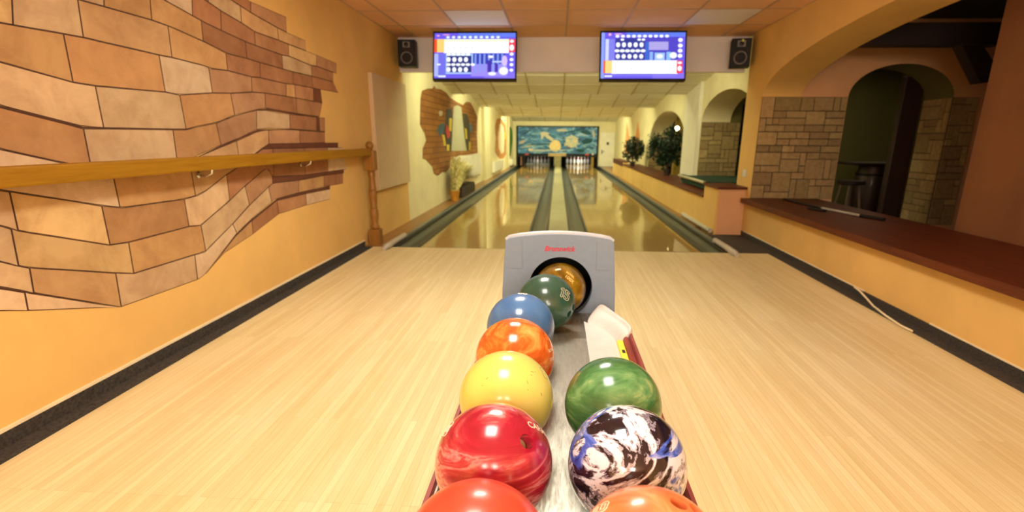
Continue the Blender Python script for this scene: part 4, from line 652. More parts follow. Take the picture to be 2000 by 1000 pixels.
# ceiling lamps over the ball return, plus unseen fill panels added behind the camera
LAMPM = emis('lit_diffuser', LAMP_COL, LAMP_STRENGTH*.8); LAMPM2 = emis('lit_diffuser_front', LAMP_COL, LAMP_STRENGTH*1.45)
for (x0, x1, y0, y1), lb in zip(sorted(lamp_tiles, key=lambda q: (q[2], q[0])), ('added unseen fill panel in the ceiling behind the camera left of the middle', 'added unseen fill panel in the ceiling behind the camera right of the middle', 'lit square ceiling panel above the camera end of the ball rack', 'lit square ceiling panel above the ball return hood')):
    r = thing('ceiling_light', lb, 'ceiling light', ((x0+x1)/2, (y0+y1)/2, ZC), group='lit ceiling panels')
    a, b = (x1-x0)/2-.012, (y1-y0)/2-.012
    obj('frame', MB().box(-a, a, -b, -b+.03, -.006, .02).box(-a, a, b-.03, b, -.006, .02).box(-a, -a+.03, -b, b, -.006, .02).box(a-.03, a, -b, b, -.006, .02), WHITEP, r)
    obj('diffuser', MB().box(-a+.03, a-.03, -b+.03, b-.03, 0, .01), LAMPM2 if y0 > 2 else LAMPM, r)
# ================================================================== BALL RETURN
CXR = .017
br_ = thing('ball_return', 'grey ball return with a round mouthed hood, steel rack and maroon side rails', 'ball return', (CXR, 1.3, 0))
def loc_(mb, nm, m, **k): return obj(nm, mb, m, br_, loc=(-CXR, -1.3, 0), **k)
# hood: thick rounded plate with a round mouth, leaning back over a tunnel
YH = 2.10
hw_t, hw_b = .222, .240; zt_s, zt_c, zb = .680, .700, .05
out = [(CXR-hw_b-.012, zb), (CXR-hw_b, .45), (CXR-hw_t-.004, zt_s-.012), (CXR-hw_t+.012, zt_s)]
for i in range(1, 12):
    u = i/12; out.append((CXR-hw_t+.012+u*(2*hw_t-.024), zt_s+(zt_c-zt_s)*math.sin(PI*u)**.8))
out += [(CXR+hw_t-.012, zt_s), (CXR+hw_t+.004, zt_s-.012), (CXR+hw_b, .45), (CXR+hw_b+.012, zb)]
HC = (CXR+.008, .469); HR = .134
def plate_with_hole(outline, c, r_h, y0, y1, n=72):
    mb = MB(); bm = mb.bm
    def hit(ang):
        d = (math.cos(ang), math.sin(ang)); best = None
        for (a, b) in zip(outline, outline[1:]+outline[:1]):
            ex, ez = b[0]-a[0], b[1]-a[1]; den = d[0]*ez-d[1]*ex
            if abs(den) < 1e-9: continue
            t_ = ((a[0]-c[0])*ez-(a[1]-c[1])*ex)/den; s2 = ((a[0]-c[0])*d[1]-(a[1]-c[1])*d[0])/den
            if t_ > 0 and -1e-6 <= s2 <= 1+1e-6 and (best is None or t_ > best): best = t_
        return (c[0]+d[0]*best, c[1]+d[1]*best)
    angs = sorted(set([2*PI*i/n for i in range(n)]+[math.atan2(p[1]-c[1], p[0]-c[0]) % (2*PI) for p in outline]))
    O0 = []; O1 = []; I0 = []; I1 = []
    for a in angs:
        p = hit(a); q = (c[0]+r_h*math.cos(a), c[1]+r_h*math.sin(a))
        O0.append(bm.verts.new((p[0], y0, p[1]))); O1.append(bm.verts.new((p[0], y1, p[1])))
        I0.append(bm.verts.new((q[0], y0, q[1]))); I1.append(bm.verts.new((q[0], y1, q[1])))
    m = len(angs)
    for i in range(m):
        j = (i+1) % m
        bm.faces.new((O0[i], O0[j], I0[j], I0[i])); bm.faces.new((O1[j], O1[i], I1[i], I1[j]))
        bm.faces.new((O1[i], O1[j], O0[j], O0[i])); bm.faces.new((I0[i], I0[j], I1[j], I1[i]))
    return mb
loc_(plate_with_hole(out, HC, HR, YH, YH+.05), 'hood_face', GREYP, smooth=True, bevel=.006)
rim = MB().tube([(p[0]+(CXR-p[0])*.02, YH+.022, p[1]-.001) for p in out[2:-2]], .0125, 10)
loc_(rim, 'hood_rim', GREYL, smooth=True)
shell = MB()
So = [(CXR+(x-CXR)*.97, z-.012) for x, z in out]
for (ya, yb, sc) in ((YH+.05, YH+.52, .98), ):
    A = [shell.bm.verts.new((x, ya, z)) for x, z in So]; B = [shell.bm.verts.new((CXR+(x-CXR)*.94, yb, z*.82)) for x, z in So]
    for i in range(len(So)-1): shell.bm.faces.new((A[i], A[i+1], B[i+1], B[i]))
    Bf = shell.bm.faces.new(B)
loc_(shell, 'hood_shell', GREYD, smooth=True)
F = Matrix.Translation((HC[0], YH, HC[1])) @ Matrix.Rotation(-PI/2, 4, 'X')
loc_(MB().lathe([(HR, .0), (HR+.0015, -.0015), (HR+.004, 0), (HR+.004, .004)], 64, F), 'mouth_ring', GREYP, smooth=True)
loc_(MB().lathe([(HR+.001, .001), (HR+.003, .03), (HR+.02, .055)], 48, F), 'mouth_lining', BLACK, smooth=True)
x0_, x1_, y0_, y1_, z0_, z1_ = -.16, .22, YH+.056, YH+.50, .225, .585
loc_(MB().box(x0_, x1_, y0_, y1_, z0_-.006, z0_).box(x0_, x1_, y0_, y1_, z1_, z1_+.006).box(x0_-.006, x0_, y0_, y1_, z0_, z1_).box(x1_, x1_+.006, y0_, y1_, z0_, z1_).box(x0_, x1_, y1_, y1_+.006, z0_, z1_), 'lift_housing', BLACK)
# fine panel lines on the face and the maker's lettering
for x in (-.155, .155): loc_(MB().box(CXR+x-.0006, CXR+x+.0006, YH-.0012, YH, .55, .67).box(CXR+min(x, x*1.38), CXR+max(x, x*1.38), YH-.0012, YH, .549, .5502), 'seam', GREYD)

def text_mesh(s, size, bold=0, shear=0):
    cu = bpy.data.curves.new('t', 'FONT'); cu.body = s; cu.size = size; cu.align_x = 'CENTER'; cu.align_y = 'CENTER'
    cu.offset = bold; cu.shear = shear; cu.resolution_u = 3
    o = bpy.data.objects.new('t', cu); C.objects.link(o)
    bpy.context.view_layer.update()
    me = bpy.data.meshes.new_from_object(o.evaluated_get(bpy.context.evaluated_depsgraph_get()))
    bpy.data.objects.remove(o); return me
def text_flat(s, size, M_, m, parent, name='lettering', **k):
    me = text_mesh(s, size, **k); me.transform(M_); me.materials.clear(); me.materials.append(m)
    o = link('lettering' if name is None else name, me, parent); return o
tm = text_flat('Brunswick', .030, Matrix.Translation((CXR, YH-.002, .638)) @ Matrix.Rotation(PI/2, 4, 'X'), M('red_lettering', (.55, .04, .07), .5), br_, 'lettering', bold=.0009, shear=.3)
tm.location = (-CXR, -1.3, 0)
# rack tray: steel plate, shallow, with folded sides
TZ = .387
tray = MB().sweep([(-.222, .412), (-.220, .402), (-.210, .390), (-.10, TZ), (.135, TZ), (.238, .390), (.250, .402), (.252, .412), (.256, .412), (.256, .36), (-.226, .36), (-.226, .412)], -.15, 1.735, close=True)
loc_(tray, 'tray', STEEL, smooth=True)
loc_(MB().box(CXR-.004, CXR+.004, -.15, 1.62, TZ, TZ+.003), 'divider_bead', STEEL)
# tongue of steel inside the mouth
loc_(MB().extrude([(1.735, .386), (1.85, .3695), (2.10, .3585), (2.10, .340), (1.735, .34)], 0, -.225, .256), 'mouth_plate', STEEL)
loc_(MB().box(.03, .12, 2.24, 2.34, .235, .2625), 'lift_plate', BLACK)
for s_, xx, ya, yb in ((-1, -.234, -.15, 1.95), (1, .272, -.15, 1.72)):
    loc_(MB().sweep([(xx-.007, .36), (xx-.008, .412), (xx-.004, .421), (xx+.004, .421), (xx+.008, .412), (xx+.007, .36)], ya, yb, close=True), 'side_rail', MAROON, smooth=True)
inner = MB().sweep([(.243, .392), (.246, .408), (.252, .414), (.262, .410), (.264, .392)], -.15, 1.70, close=True)
loc_(inner, 'side_rail', MAROON, smooth=True)
loc_(MB().box(.221, .243, 1.42, 1.69, .388, .404, bev=.004), 'warning_sticker', YELLOWP)
loc_(MB().box(.228, .238, 1.575, 1.60, .4035, .4045), 'sticker_mark', BLACK)
# white moulded corner guide at the back of the right track: curved back wall with a rolled lip, wrapping round the corner
cg = MB()
inn = [(.118, 1.905), (.150, 1.868), (.188, 1.815), (.210, 1.768), (.220, 1.722), (.222, 1.690)]
lip = [(.190, 2.020), (.215, 1.945), (.240, 1.870), (.262, 1.805), (.277, 1.755), (.280, 1.700)]
pr = [(-.05, .388), (.0, .391), (.12, .398), (.30, .414), (.50, .424), (.64, .427), (.74, .428), (.82, .438), (.92, .442), (1.0, .436), (1.05, .420), (1.05, .375)]
rows = [[cg.bm.verts.new((a_[0]+(b_[0]-a_[0])*t_, a_[1]+(b_[1]-a_[1])*t_, z_)) for t_, z_ in pr] for a_, b_ in zip(inn, lip)]
for A, B in zip(rows, rows[1:]):
    for i in range(len(pr)-1): cg.bm.faces.new((A[i], A[i+1], B[i+1], B[i]))
for A in (rows[0], rows[-1]): cg.bm.faces.new(A)
o = loc_(cg, 'corner_guide', WHITE_PL, smooth='all')
md = o.modifiers.new('sub', 'SUBSURF'); md.levels = 2; md.render_levels = 2
loc_(MB().extrude([(.118, 1.905), (.119, 1.50), (.221, 1.50), (.222, 1.69), (.218, 1.73), (.208, 1.77), (.188, 1.815), (.15, 1.868)], 2, TZ+.001, TZ+.004), 'corner_plate', WHITE_PL)
# pedestal under the rack
for a_, b_ in ((-.1, .15), (1.7, 1.95)): loc_(MB().box(CXR-.12, CXR+.12, a_, b_, 0, .36, bev=.01), 'pedestal', GREYD)
# ================================================================== BOWLING BALLS
BR = .109
def ball_mat(name, stops, scale=6, dist=2.5, stretch=(1, 1, 1), rot=(0, 0, 0), rough=.14, detail=5, coat=.5, loc=(0, 0, 0), coat_r=.17):
    m, nt, b = newmat(name)
    f = noise(nt, vec(nt, 'obj', stretch, rot, loc), scale, detail, .6, dist)
    nt.links.new(ramp(nt, f, stops), b.inputs['Base Color'])
    b.inputs['Roughness'].default_value = rough; b.inputs['Coat Weight'].default_value = coat; b.inputs['Coat Roughness'].default_value = coat_r
    return m
def marble():
    m, nt, b = newmat('black_white_blue_marble')
    v = vec(nt, 'obj', (1, 1.0, 2.1), (.25, .55, .35), (.83, .25, .17))
    f = noise(nt, v, 5.0, 6, .58, 2.8)
    c = ramp(nt, f, [(.30, (.010, .007, .014)), (.462, (.015, .010, .02)), (.474, (.42, .40, .52)), (.486, (.03, .025, .05)), (.502, (.70, .74, .86)), (.575, (.76, .80, .90)), (.585, (.16, .14, .22)), (.60, (.60, .58, .66)), (.62, (.015, .01, .02))])
    f2 = noise(nt, vec(nt, 'obj', (1, 1, 1.9), (.25, .55, .35), (.9, .1, .4)), 3.2, 4, .5, 1.8)
    k = ramp(nt, f2, [(.515, (0, 0, 0)), (.525, (1, 1, 1)), (.565, (1, 1, 1)), (.575, (0, 0, 0))])
    c = mixc(nt, k, c, ramp(nt, noise(nt, v, 14, 5, .6, 1.5), [(.35, (.012, .03, .22)), (.5, (.05, .12, .60)), (.68, (.35, .42, .80))]))
    nt.links.new(c, b.inputs['Base Color']); b.inputs['Roughness'].default_value = .12; b.inputs['Coat Weight'].default_value = .5; b.inputs['Coat Roughness'].default_value = .05
    return m
INK = M('cream_ink', (.88, .80, .60), .5, space='obj'); INKW = M('white_ink', (.9, .9, .9), .5, space='obj')
GOLDI = M('gold_ink', (.80, .62, .22), .4, space='obj')
def sphere_obj(name, r, m, holes):
    mb = MB(); bmesh.ops.create_uvsphere(mb.bm, u_segments=96, v_segments=64, radius=r)
    o = obj(name, mb, m, smooth='all')
    if holes:
        cm = MB()
        for d, rr in holes:
            d = Vector(d).normalized(); q = d.to_track_quat('Z', 'Y').to_matrix().to_4x4()
            bmesh.ops.create_cone(cm.bm, cap_ends=True, segments=36, radius1=rr, radius2=rr, depth=.09, matrix=Matrix.Translation(d*(r+.005)) @ q)
        cme = bpy.data.meshes.new('cut'); cm.bm.to_mesh(cme); cm.bm.free(); cme.materials.append(m)
        co = bpy.data.objects.new('cut', cme); C.objects.link(co)
        md = o.modifiers.new('b', 'BOOLEAN'); md.operation = 'DIFFERENCE'; md.object = co; md.solver = 'EXACT'
        bpy.context.view_layer.update()
        me = bpy.data.meshes.new_from_object(o.evaluated_get(bpy.context.evaluated_depsgraph_get()))
        o.modifiers.clear(); o.data = me
        bpy.data.objects.remove(co)
        for p in me.polygons: p.use_smooth = True
        me.set_sharp_from_angle(angle=math.radians(35))
    return o
def on_sphere_text(s, size, n, up, r, m, parent, name='lettering', **k):
    n = Vector(n).normalized(); up = Vector(up); up = (up-up.dot(n)*n).normalized(); rt = up.cross(n)
    me = text_mesh(s, size, **k); bm = bmesh.new(); bm.from_mesh(me)
    bmesh.ops.triangulate(bm, faces=bm.faces)
    bmesh.ops.subdivide_edges(bm, edges=[e for e in bm.edges if e.calc_length() > .006], cuts=2, use_grid_fill=False)
    bmesh.ops.triangulate(bm, faces=bm.faces)
    for v in bm.verts:
        d = (n+rt*(v.co.x/r)+up*(v.co.y/r)).normalized(); v.co = d*(r+.0006)
    bm.to_mesh(me); bm.free(); me.materials.clear(); me.materials.append(m)
    return link(name, me, parent)
def on_sphere_strokes(strokes, wd, n, up, r, m, parent, name='number'):
    """outlined glyphs: closed polylines drawn as thin raised lines on the ball"""
    n = Vector(n).normalized(); up = Vector(up); up = (up-up.dot(n)*n).normalized(); rt = up.cross(n)
    mb = MB()
    for s in strokes:
        P = []
        for (a, b) in zip(s, s[1:]):
            for k in range(4): P.append((a[0]+(b[0]-a[0])*k/4, a[1]+(b[1]-a[1])*k/4))
        P.append(s[-1])
        mb.tube([(n+rt*(x/r)+up*(y/r)).normalized()*(r+.0002) for x, y in P], wd, 6)
    return obj(name, mb, m, parent, smooth=True)
BALLS = {}
def ball(key, loc, label, m, holes=()):
    o = sphere_obj('bowling_ball', BR, m, holes); o.location = loc
    tag(o, label, 'bowling ball', 'balls on the ball return'); BALLS[key] = o; return o
HR_ = .0125
m_ro = ball_mat('coral_red_ball', [(.3, (.62, .055, .025)), (.7, (.74, .10, .05))], 3, 1, rough=.3, coat=.35, coat_r=.15)
ball('front_left', (-.104, .60, .496), 'plain coral red bowling ball, nearest on the left of the rack', m_ro)
m_or2 = ball_mat('light_orange_ball', [(.35, (.72, .17, .05)), (.5, (.80, .26, .09)), (.62, (.88, .45, .20)), (.75, (.74, .19, .06))], 7, 1.6, (1, 1, 1.5), rough=.28, coat=.4, coat_r=.12)
b = ball('front_right', (.144, .60, .496), 'pale orange bowling ball with a finger hole, nearest on the right of the rack', m_or2, [((.30, .07, .95), HR_), ((.55, .10, .83), HR_)])
D8 = [[(-.010, .006), (-.010, .012), (-.006, .016), (.006, .016), (.010, .012), (.010, .006), (.007, .002), (.010, -.002), (.010, -.010), (.006, -.014), (-.006, -.014), (-.010, -.010), (-.010, -.002), (-.007, .002), (-.010, .006)],
      [(-.005, .006), (.005, .006), (.005, .011), (-.005, .011), (-.005, .006)], [(-.005, -.009), (.005, -.009), (.005, -.001), (-.005, -.001), (-.005, -.009)]]
on_sphere_strokes(D8, .0009, (-.66, .20, .72), (-.55, .3, -.6), BR, INK, b)
m_red = ball_mat('crimson_pearl_ball', [(.30, (.28, .006, .020)), (.43, (.38, .010, .038)), (.49, (.52, .05, .07)), (.53, (.70, .25, .26)), (.57, (.44, .02, .045)), (.66, (.62, .16, .17)), (.74, (.36, .012, .035))], 5.0, 1.0, (.45, 1.2, 3.6), (.2, -.75, .4), rough=.2, coat=.7)
b = ball('red', (-.106, .830, .496), 'crimson pearl bowling ball with one round finger hole, behind the coral red ball', m_red, [((.584, -.413, .699), .0135)])
obj('hole_insert', MB().lathe([(0, 0), (.0128, 0), (.0128, .004), (0, .004)], 24, Matrix.Translation(Vector((.584, -.413, .699)).normalized()*(BR-.026)) @ Vector((.584, -.413, .699)).to_track_quat('Z', 'Y').to_matrix().to_4x4()), M('olive_insert', (.45, .40, .20), .5, var=.1, space='obj'), b)
on_sphere_strokes(D8[:1]+[[(x-.022, y) for x, y in s] for s in D8[:1]]+[[(-.004, -.006), (.004, -.006), (.004, .008), (-.004, .008), (-.004, -.006)]], .0008, (-.775, -.03, .63), (.45, .6, .55), BR, INK, b)
on_sphere_text('CARMEN', .020, (.80, .08, .60), (-.2, .9, .45), BR, INK, b, bold=.0002)
m_mar = marble()
ball('marble', (.141, .838, .496), 'black white and blue marbled bowling ball on the right of the rack', m_mar)
m_yel = ball_mat('yellow_ball', [(.25, (.68, .59, .11)), (.6, (.76, .68, .17)), (.8, (.74, .66, .24))], 3, .8, rough=.26, coat=.45, coat_r=.12)
b = ball('yellow', (-.107, 1.079, .496), 'scuffed plain yellow bowling ball between the crimson and the orange ball', m_yel, [((.98, -.16, -.02), HR_)])
on_sphere_strokes([D8[0]], .0007, (.80, .0, .60), (-.3, .6, .5), BR, M('worn_grey_ink', (.30, .28, .12), .6), b)
rs = random.Random(2); SCUFF = M('scuff_dark', (.12, .10, .03), .8)
for k in range(12):
    a = rs.uniform(-.9, 1.2); e = rs.uniform(-.1, .9); d0 = Vector((math.sin(a)*math.cos(e), -math.cos(a)*math.cos(e), math.sin(e))); d1 = (d0+Vector((rs.uniform(-.06, .06), rs.uniform(-.03, .03), rs.uniform(-.07, .07)))).normalized()
    obj('scuff_mark', MB().tube([d0*(BR-.0001), ((d0+d1)/2).normalized()*(BR+.0002), d1*(BR-.0001)], .0005, 5), SCUFF, b)
m_grn = ball_mat('green_pearl_ball', [(.28, (.022, .10, .035)), (.45, (.05, .19, .06)), (.58, (.13, .32, .12)), (.70, (.38, .52, .22)), (.80, (.10, .26, .09))], 6, 1.5, (.5, 1.3, 2.6), (.2, .75, .3), rough=.2, coat=.6)
ball('green', (.138, 1.060, .496), 'streaky light green bowling ball, farthest on the right of the rack', m_grn)
m_org = ball_mat('orange_pearl_ball', [(.30, (.55, .07, .012)), (.46, (.70, .14, .02)), (.60, (.82, .32, .07)), (.74, (.88, .52, .20)), (.85, (.68, .14, .02))], 9, 1.8, (1, 1, 1.7), (.2, -.5, .2), rough=.17, coat=.7)
b = ball('orange', (-.105, 1.311, .496), 'mottled deep orange bowling ball between the yellow and the blue ball', m_org, [((.77, -.10, .63), HR_), ((.89, -.43, -.16), HR_)])
on_sphere_text('BOWL', .012, (.93, -.25, .33), (0, .2, .9), BR, INK, b, bold=.0002)
on_sphere_text('100X', .013, (.94, -.36, .13), (0, .2, .9), BR, INK, b, bold=.0002)
m_blu = ball_mat('sky_blue_ball', [(.25, (.035, .12, .34)), (.5, (.065, .19, .44)), (.75, (.12, .27, .50))], 4, 1.2, rough=.24, coat=.5, coat_r=.1)
b = ball('blue', (-.106, 1.548, .496), 'sky blue bowling ball with white digits on top, behind the deep orange ball', m_blu)
on_sphere_text('00', .030, (.05, .10, .99), (0, 1, 0), BR, INKW, b, name='number', bold=.0014)
m_dg = ball_mat('dark_green_ball', [(.3, (.018, .075, .05)), (.7, (.032, .11, .075))], 4, 1, rough=.26, coat=.5, coat_r=.1)
b = ball('dkgreen', (-.030, 1.862, .479), 'dark green bowling ball marked 15 coming out of the hood mouth', m_dg, [((.80, -.569, -.201), HR_), ((.937, -.347, -.034), HR_)])
ONE = [(-.016, -.014), (-.016, .010), (-.020, .008), (-.020, .013), (-.013, .017), (-.010, .017), (-.010, -.014), (-.016, -.014)]
FIVE = [(-.004, .017), (.013, .017), (.013, .011), (.002, .011), (.002, .006), (.009, .006), (.014, .002), (.014, -.009), (.009, -.014), (-.002, -.014), (-.006, -.010), (-.006, -.006), (-.001, -.006), (.001, -.009), (.006, -.009), (.008, -.006), (.008, -.002), (.005, .001), (-.004, .001), (-.004, .017)]
on_sphere_strokes([[(x*1.3, y*1.3) for x, y in q] for q in (ONE, FIVE)], .0007, (.66, -.58, .47), (.50, .35, .75), BR, INK, b)
m_brz = ball_mat('bronze_gold_ball', [(.3, (.15, .085, .004)), (.5, (.36, .22, .012)), (.7, (.62, .43, .05))], 6, 1.5, rough=.16, coat=.8)
for n_ in m_brz.node_tree.nodes:
    if n_.type == 'BSDF_PRINCIPLED': n_.inputs['Metallic'].default_value = .35
b = ball('bronze', (.024, 2.095, .468), 'glossy bronze gold bowling ball inside the hood mouth', m_brz)
on_sphere_text('100X', .020, (.33, -.74, .59), (.55, .45, .6), BR, GOLDI, b, bold=.0004)
on_sphere_text('BOWL', .014, (.36, -.60, .72), (.55, .45, .6), BR, GOLDI, b, bold=.0003)
m_blk = ball_mat('black_ball', [(.3, (.006, .006, .010)), (.7, (.012, .012, .018))], 4, 1, rough=.08, coat=1)
ball('black', (.075, 2.290, .3705), 'glossy black bowling ball half hidden behind the bronze ball in the hood', m_blk)

# ================================================================== PINS AND PINSETTER
PINM = M('white_pin', (.86, .84, .78), .22, var=.02, space='obj', coat=.4)
prof = [(0, 0), (.0257, 0), (.029, .005), (.0358, .02), (.0495, .0572), (.0565, .0857), (.0605, .114), (.0577, .149), (.0485, .1842), (.037, .2191), (.0285, .2413), (.0235, .2540), (.0228, .2635), (.0236, .2826), (.0280, .3020), (.0310, .3200), (.0323, .3440), (.0300, .3600), (.0240, .3720), (.014, .3795), (0, .3810)]
pin_me = None
def make_pin(loc, label, group):
    global pin_me, band_me
    if pin_me is None:
        o = obj('bowling_pin', MB().lathe(prof, 24), PINM, smooth='all'); pin_me = o.data
        b_ = obj('neck_stripe', MB().lathe([(.0288, .2413), (.0240, .2540), (.0234, .2600)], 24).lathe([(.0236, .2720), (.0246, .2826), (.0264, .290)], 24), REDP, smooth='all'); band_me = b_.data
    else:
        o = bpy.data.objects.new('bowling_pin', pin_me); C.objects.link(o); b_ = bpy.data.objects.new('neck_stripe', band_me); C.objects.link(b_)
    b_.parent = o; o.location = loc; tag(o, label, 'bowling pin', group)
S = .3048; HY = 22.95
rowname = ('head pin nearest the camera', 'second row', 'third row', 'back row')
for side, xc in (('left', -.852), ('right', .915)):
    for row in range(4):
        for k in range(row+1):
            x = xc+(k-row/2)*S
            pos = {0: [''], 1: ['left of two in the ', 'right of two in the '], 2: ['left of three in the ', 'middle of three in the ', 'right of three in the '],
                   3: ['leftmost of the ', 'second from left in the ', 'second from right in the ', 'rightmost of the ']}[row][k]
            make_pin((x, HY+row*S*math.sin(PI/3), 0), 'red striped white pin on the %s lane, %s%s' % (side, pos, rowname[row]), 'pins on the %s lane' % side)
# pinsetter mask: large night sky painting in a dark frame
mk = thing('pinsetter_mask', 'wide blue night sky mural with a pale moon in a dark frame above the pins', 'mural', (0, YP, 0))
def sky_mat():
    m, nt, b = newmat('painted_night_sky')
    f = noise(nt, vec(nt, 'obj', (1, 1, 2.0), (0, .25, 0)), 2.6, 8, .72, 1.0)
    nt.links.new(ramp(nt, f, [(.34, (.004, .03, .08)), (.46, (.02, .13, .30)), (.54, (.055, .25, .48)), (.62, (.34, .50, .60))]), b.inputs['Base Color'])
    b.inputs['Roughness'].default_value = .5; return m
obj('painting', MB().box(-1.62, 1.60, -.03, -.01, .50, 1.54), sky_mat(), mk)
obj('frame', MB().box(-1.68, 1.66, -.05, -.0, 1.54, 1.585).box(-1.68, -1.62, -.05, 0, .0, 1.585).box(1.60, 1.66, -.05, 0, .0, 1.585), BLACK, mk)
cb = CB()
OVN = [0]; ovr = random.Random(9)
def ov(x, z, a, b, c, y=0, n=22, rot=0):
    OVN[0] += 1; y = -.0303-.00015*OVN[0]
    jt = .13 if max(a, b) < .19 or b < .1 else .03; kk = [1+ovr.uniform(-jt, jt) for _ in range(n)]
    cb.face([(x+k_*(a*math.cos(t_)*math.cos(rot)-b*math.sin(t_)*math.sin(rot)), y, z+k_*(a*math.cos(t_)*math.sin(rot)+b*math.sin(t_)*math.cos(rot))) for k_, t_ in zip(kk, [2*PI*i/n for i in range(n)])], c)
MO = (.85, .66, .30); PL = (.62, .58, .42)
for _k in range(60): ov(ovr.uniform(-1.5, 1.5), ovr.uniform(.56, 1.48), ovr.uniform(.05, .24), ovr.uniform(.010, .035), ovr.choice([(.01, .06, .12), (.02, .12, .22), (.10, .30, .42), (.22, .40, .46), (.015, .09, .16)]), rot=ovr.uniform(-.4, .6))
ov(-.10, .78, .24, .20, MO); ov(-.06, .88, .20, .15, MO, rot=-.5); ov(-.36, 1.14, .26, .07, PL, rot=-.6); ov(-.55, 1.28, .18, .07, PL, rot=.1); ov(-.62, 1.2, .06, .12, PL, rot=-.2)
ov(-.1, .64, .50, .022, PL, -.0318); ov(-.75, .62, .38, .04, (.45, .50, .45)); ov(-1.1, .64, .10, .06, (.75, .6, .38), -.0314); ov(-1.1, .80, .40, .035, (.45, .48, .40), rot=.2); ov(-1.45, .95, .14, .06, (.5, .45, .38), rot=.4)
ov(-.75, .86, .45, .03, (.03, .12, .16), rot=.06); ov(.16, 1.42, .22, .05, (.6, .58, .42))
rr = random.Random(3)
ov(.58, .98, .26, .24, (.55, .58, .42), -.0311)
for k in range(26):
    a = rr.uniform(0, 2*PI); d_ = rr.uniform(.05, .30); ov(.58+d_*math.cos(a), .98+d_*math.sin(a)*.9, rr.uniform(.03, .11), .022, rr.choice([MO, PL, (.72, .62, .42), (.4, .5, .45)]), -.0314-.0001*k, rot=a)
ov(.46, .74, .05, .04, (.2, .08, .06), -.0345); ov(1.2, 1.0, .22, .10, (.01, .07, .09), -.0313, rot=.2); ov(.95, .62, .16, .08, (.01, .08, .09), -.0314); ov(1.15, 1.34, .22, .08, (.015, .09, .11), -.0313, rot=-.2); ov(1.45, 1.3, .05, .16, (.5, .5, .42), rot=.25)
cb.build('sky_figure', FLATM, mk)
for a_, b_ in ((-1.62, -.37), (.36, 1.60)): obj('header', MB().box(a_, b_, -.04, 0, .37, .50), BLACK, mk)
obj('centre_board', MB().box(-.37, .36, -.06, .01, .39, .51, bev=.01), M('tan_board', (.55, .37, .15), .6, var=.1, space='obj'), mk)
obj('centre_post', MB().box(-.13, .16, -.04, .02, 0, .39), M('olive_post', (.32, .27, .12), .6, var=.1, space='obj'), mk)
obj('lane_label', MB().box(-1.33, -1.18, -.046, -.04, .435, .49), REDP, mk); obj('lane_label', MB().box(1.14, 1.30, -.046, -.04, .435, .49), REDP, mk)
obj('side_column', MB().box(-1.53, -1.45, -.03, .05, 0, .44), M('rust_column', (.22, .09, .04), .6, space='obj'), mk)
obj('side_column', MB().box(1.40, 1.50, -.03, .05, 0, .44), M('ochre_column', (.35, .21, .03), .6, space='obj'), mk)
obj('side_bulb', MB().lathe([(.055*math.sin(PI*i/10), -.055*math.cos(PI*i/10)) for i in range(11)], 16, Matrix.Translation((1.45, -.06, .49))), WHITE_PL, mk, smooth='all')
for a_ in (-1.43, -.32, .34, 1.45): obj('kickback', MB().box(a_, a_+.04, .1, 2.6, 0, .42), DARKPIT, mk)
sw = thing('sweep_bar', 'lowered pale green sweep bar across the pins of the left lane', 'sweep bar', (-.852, 23.1, 0))
obj('bar', MB().box(-.522, .522, 0, .03, .0, .05, bev=.004), M('pale_green_bar', (.32, .36, .28), .4, space='obj'), sw)
for q_ in (-.522, .502): obj('arm', MB().box(q_, q_+.02, 0, .03, .04, .42), DARKPIT, sw)
# ================================================================== PLANTS ON THE LOW WALL
def bush(loc, w_, h_, label, seed, n, ok=lambda p: True):
    r = thing('potted_plant', label, 'plant', loc, group='bushy plants on the low wall')
    rn = random.Random(seed)
    obj('pot', MB().lathe([(0, 0), (.05, 0), (.07, .10), (.075, .10), (.075, .12), (.062, .12), (.055, .03), (0, .03)], 20), BROWN_D, r, smooth=True)
    st2 = MB()
    for k in range(5):
        a = rn.uniform(0, 2*PI); st2.tube([(0, 0, .06), (.03*math.cos(a), .05*math.sin(a), h_*.4), (w_*.25*math.cos(a), w_*.6*math.sin(a), h_*.8)], [.010, .008, .003], 6)
    obj('stem', st2, STEM, r, smooth=True)
    mb = MB()
    cl_ = []
    while len(cl_) < 42:
        q = Vector((rn.uniform(-1, 1), rn.uniform(-1, 1), rn.uniform(-1, 1)))
        if q.length < 1: cl_.append(q)
    done = 0
    while done < n:
        c = rn.choice(cl_)
        zz = c.z*.36+.62
        ww = w_*(1 if zz > .45 else .72)
        p = Vector((c.x*ww+rn.gauss(0, ww*.10), c.y*ww*.9+rn.gauss(0, ww*.10), zz*h_+rn.gauss(0, h_*.05)-.25*abs(c.x)*h_*rn.random()))
        if p.z < .10: p.z = .10+rn.random()*.05
        if not ok(p+Vector(loc)): continue
        done += 1
        a = rn.uniform(0, 2*PI); L_ = rn.uniform(.04, .075); d_ = Vector((math.cos(a), math.sin(a), rn.uniform(-1.3, .1))).normalized()*L_
        s3 = d_.cross(Vector((rn.uniform(-1, 1), rn.uniform(-1, 1), 1))).normalized()*L_*.27
        mb.quad(p, p+d_*.5+s3, p+d_, p+d_*.5-s3)
    obj('foliage', mb, LEAFM, r, recalc=False)
bush((1.97, 13.9, .402), .27, .76, 'smaller dark bushy plant on the low wall shelf near the far door', 4, 2200)
bush((2.15, 10.40, .402), .36, .93, 'larger dark bushy plant on the low wall shelf in front of the second arch', 9, 3600, lambda p: p.x < 2.29 or p.y > 10.03)
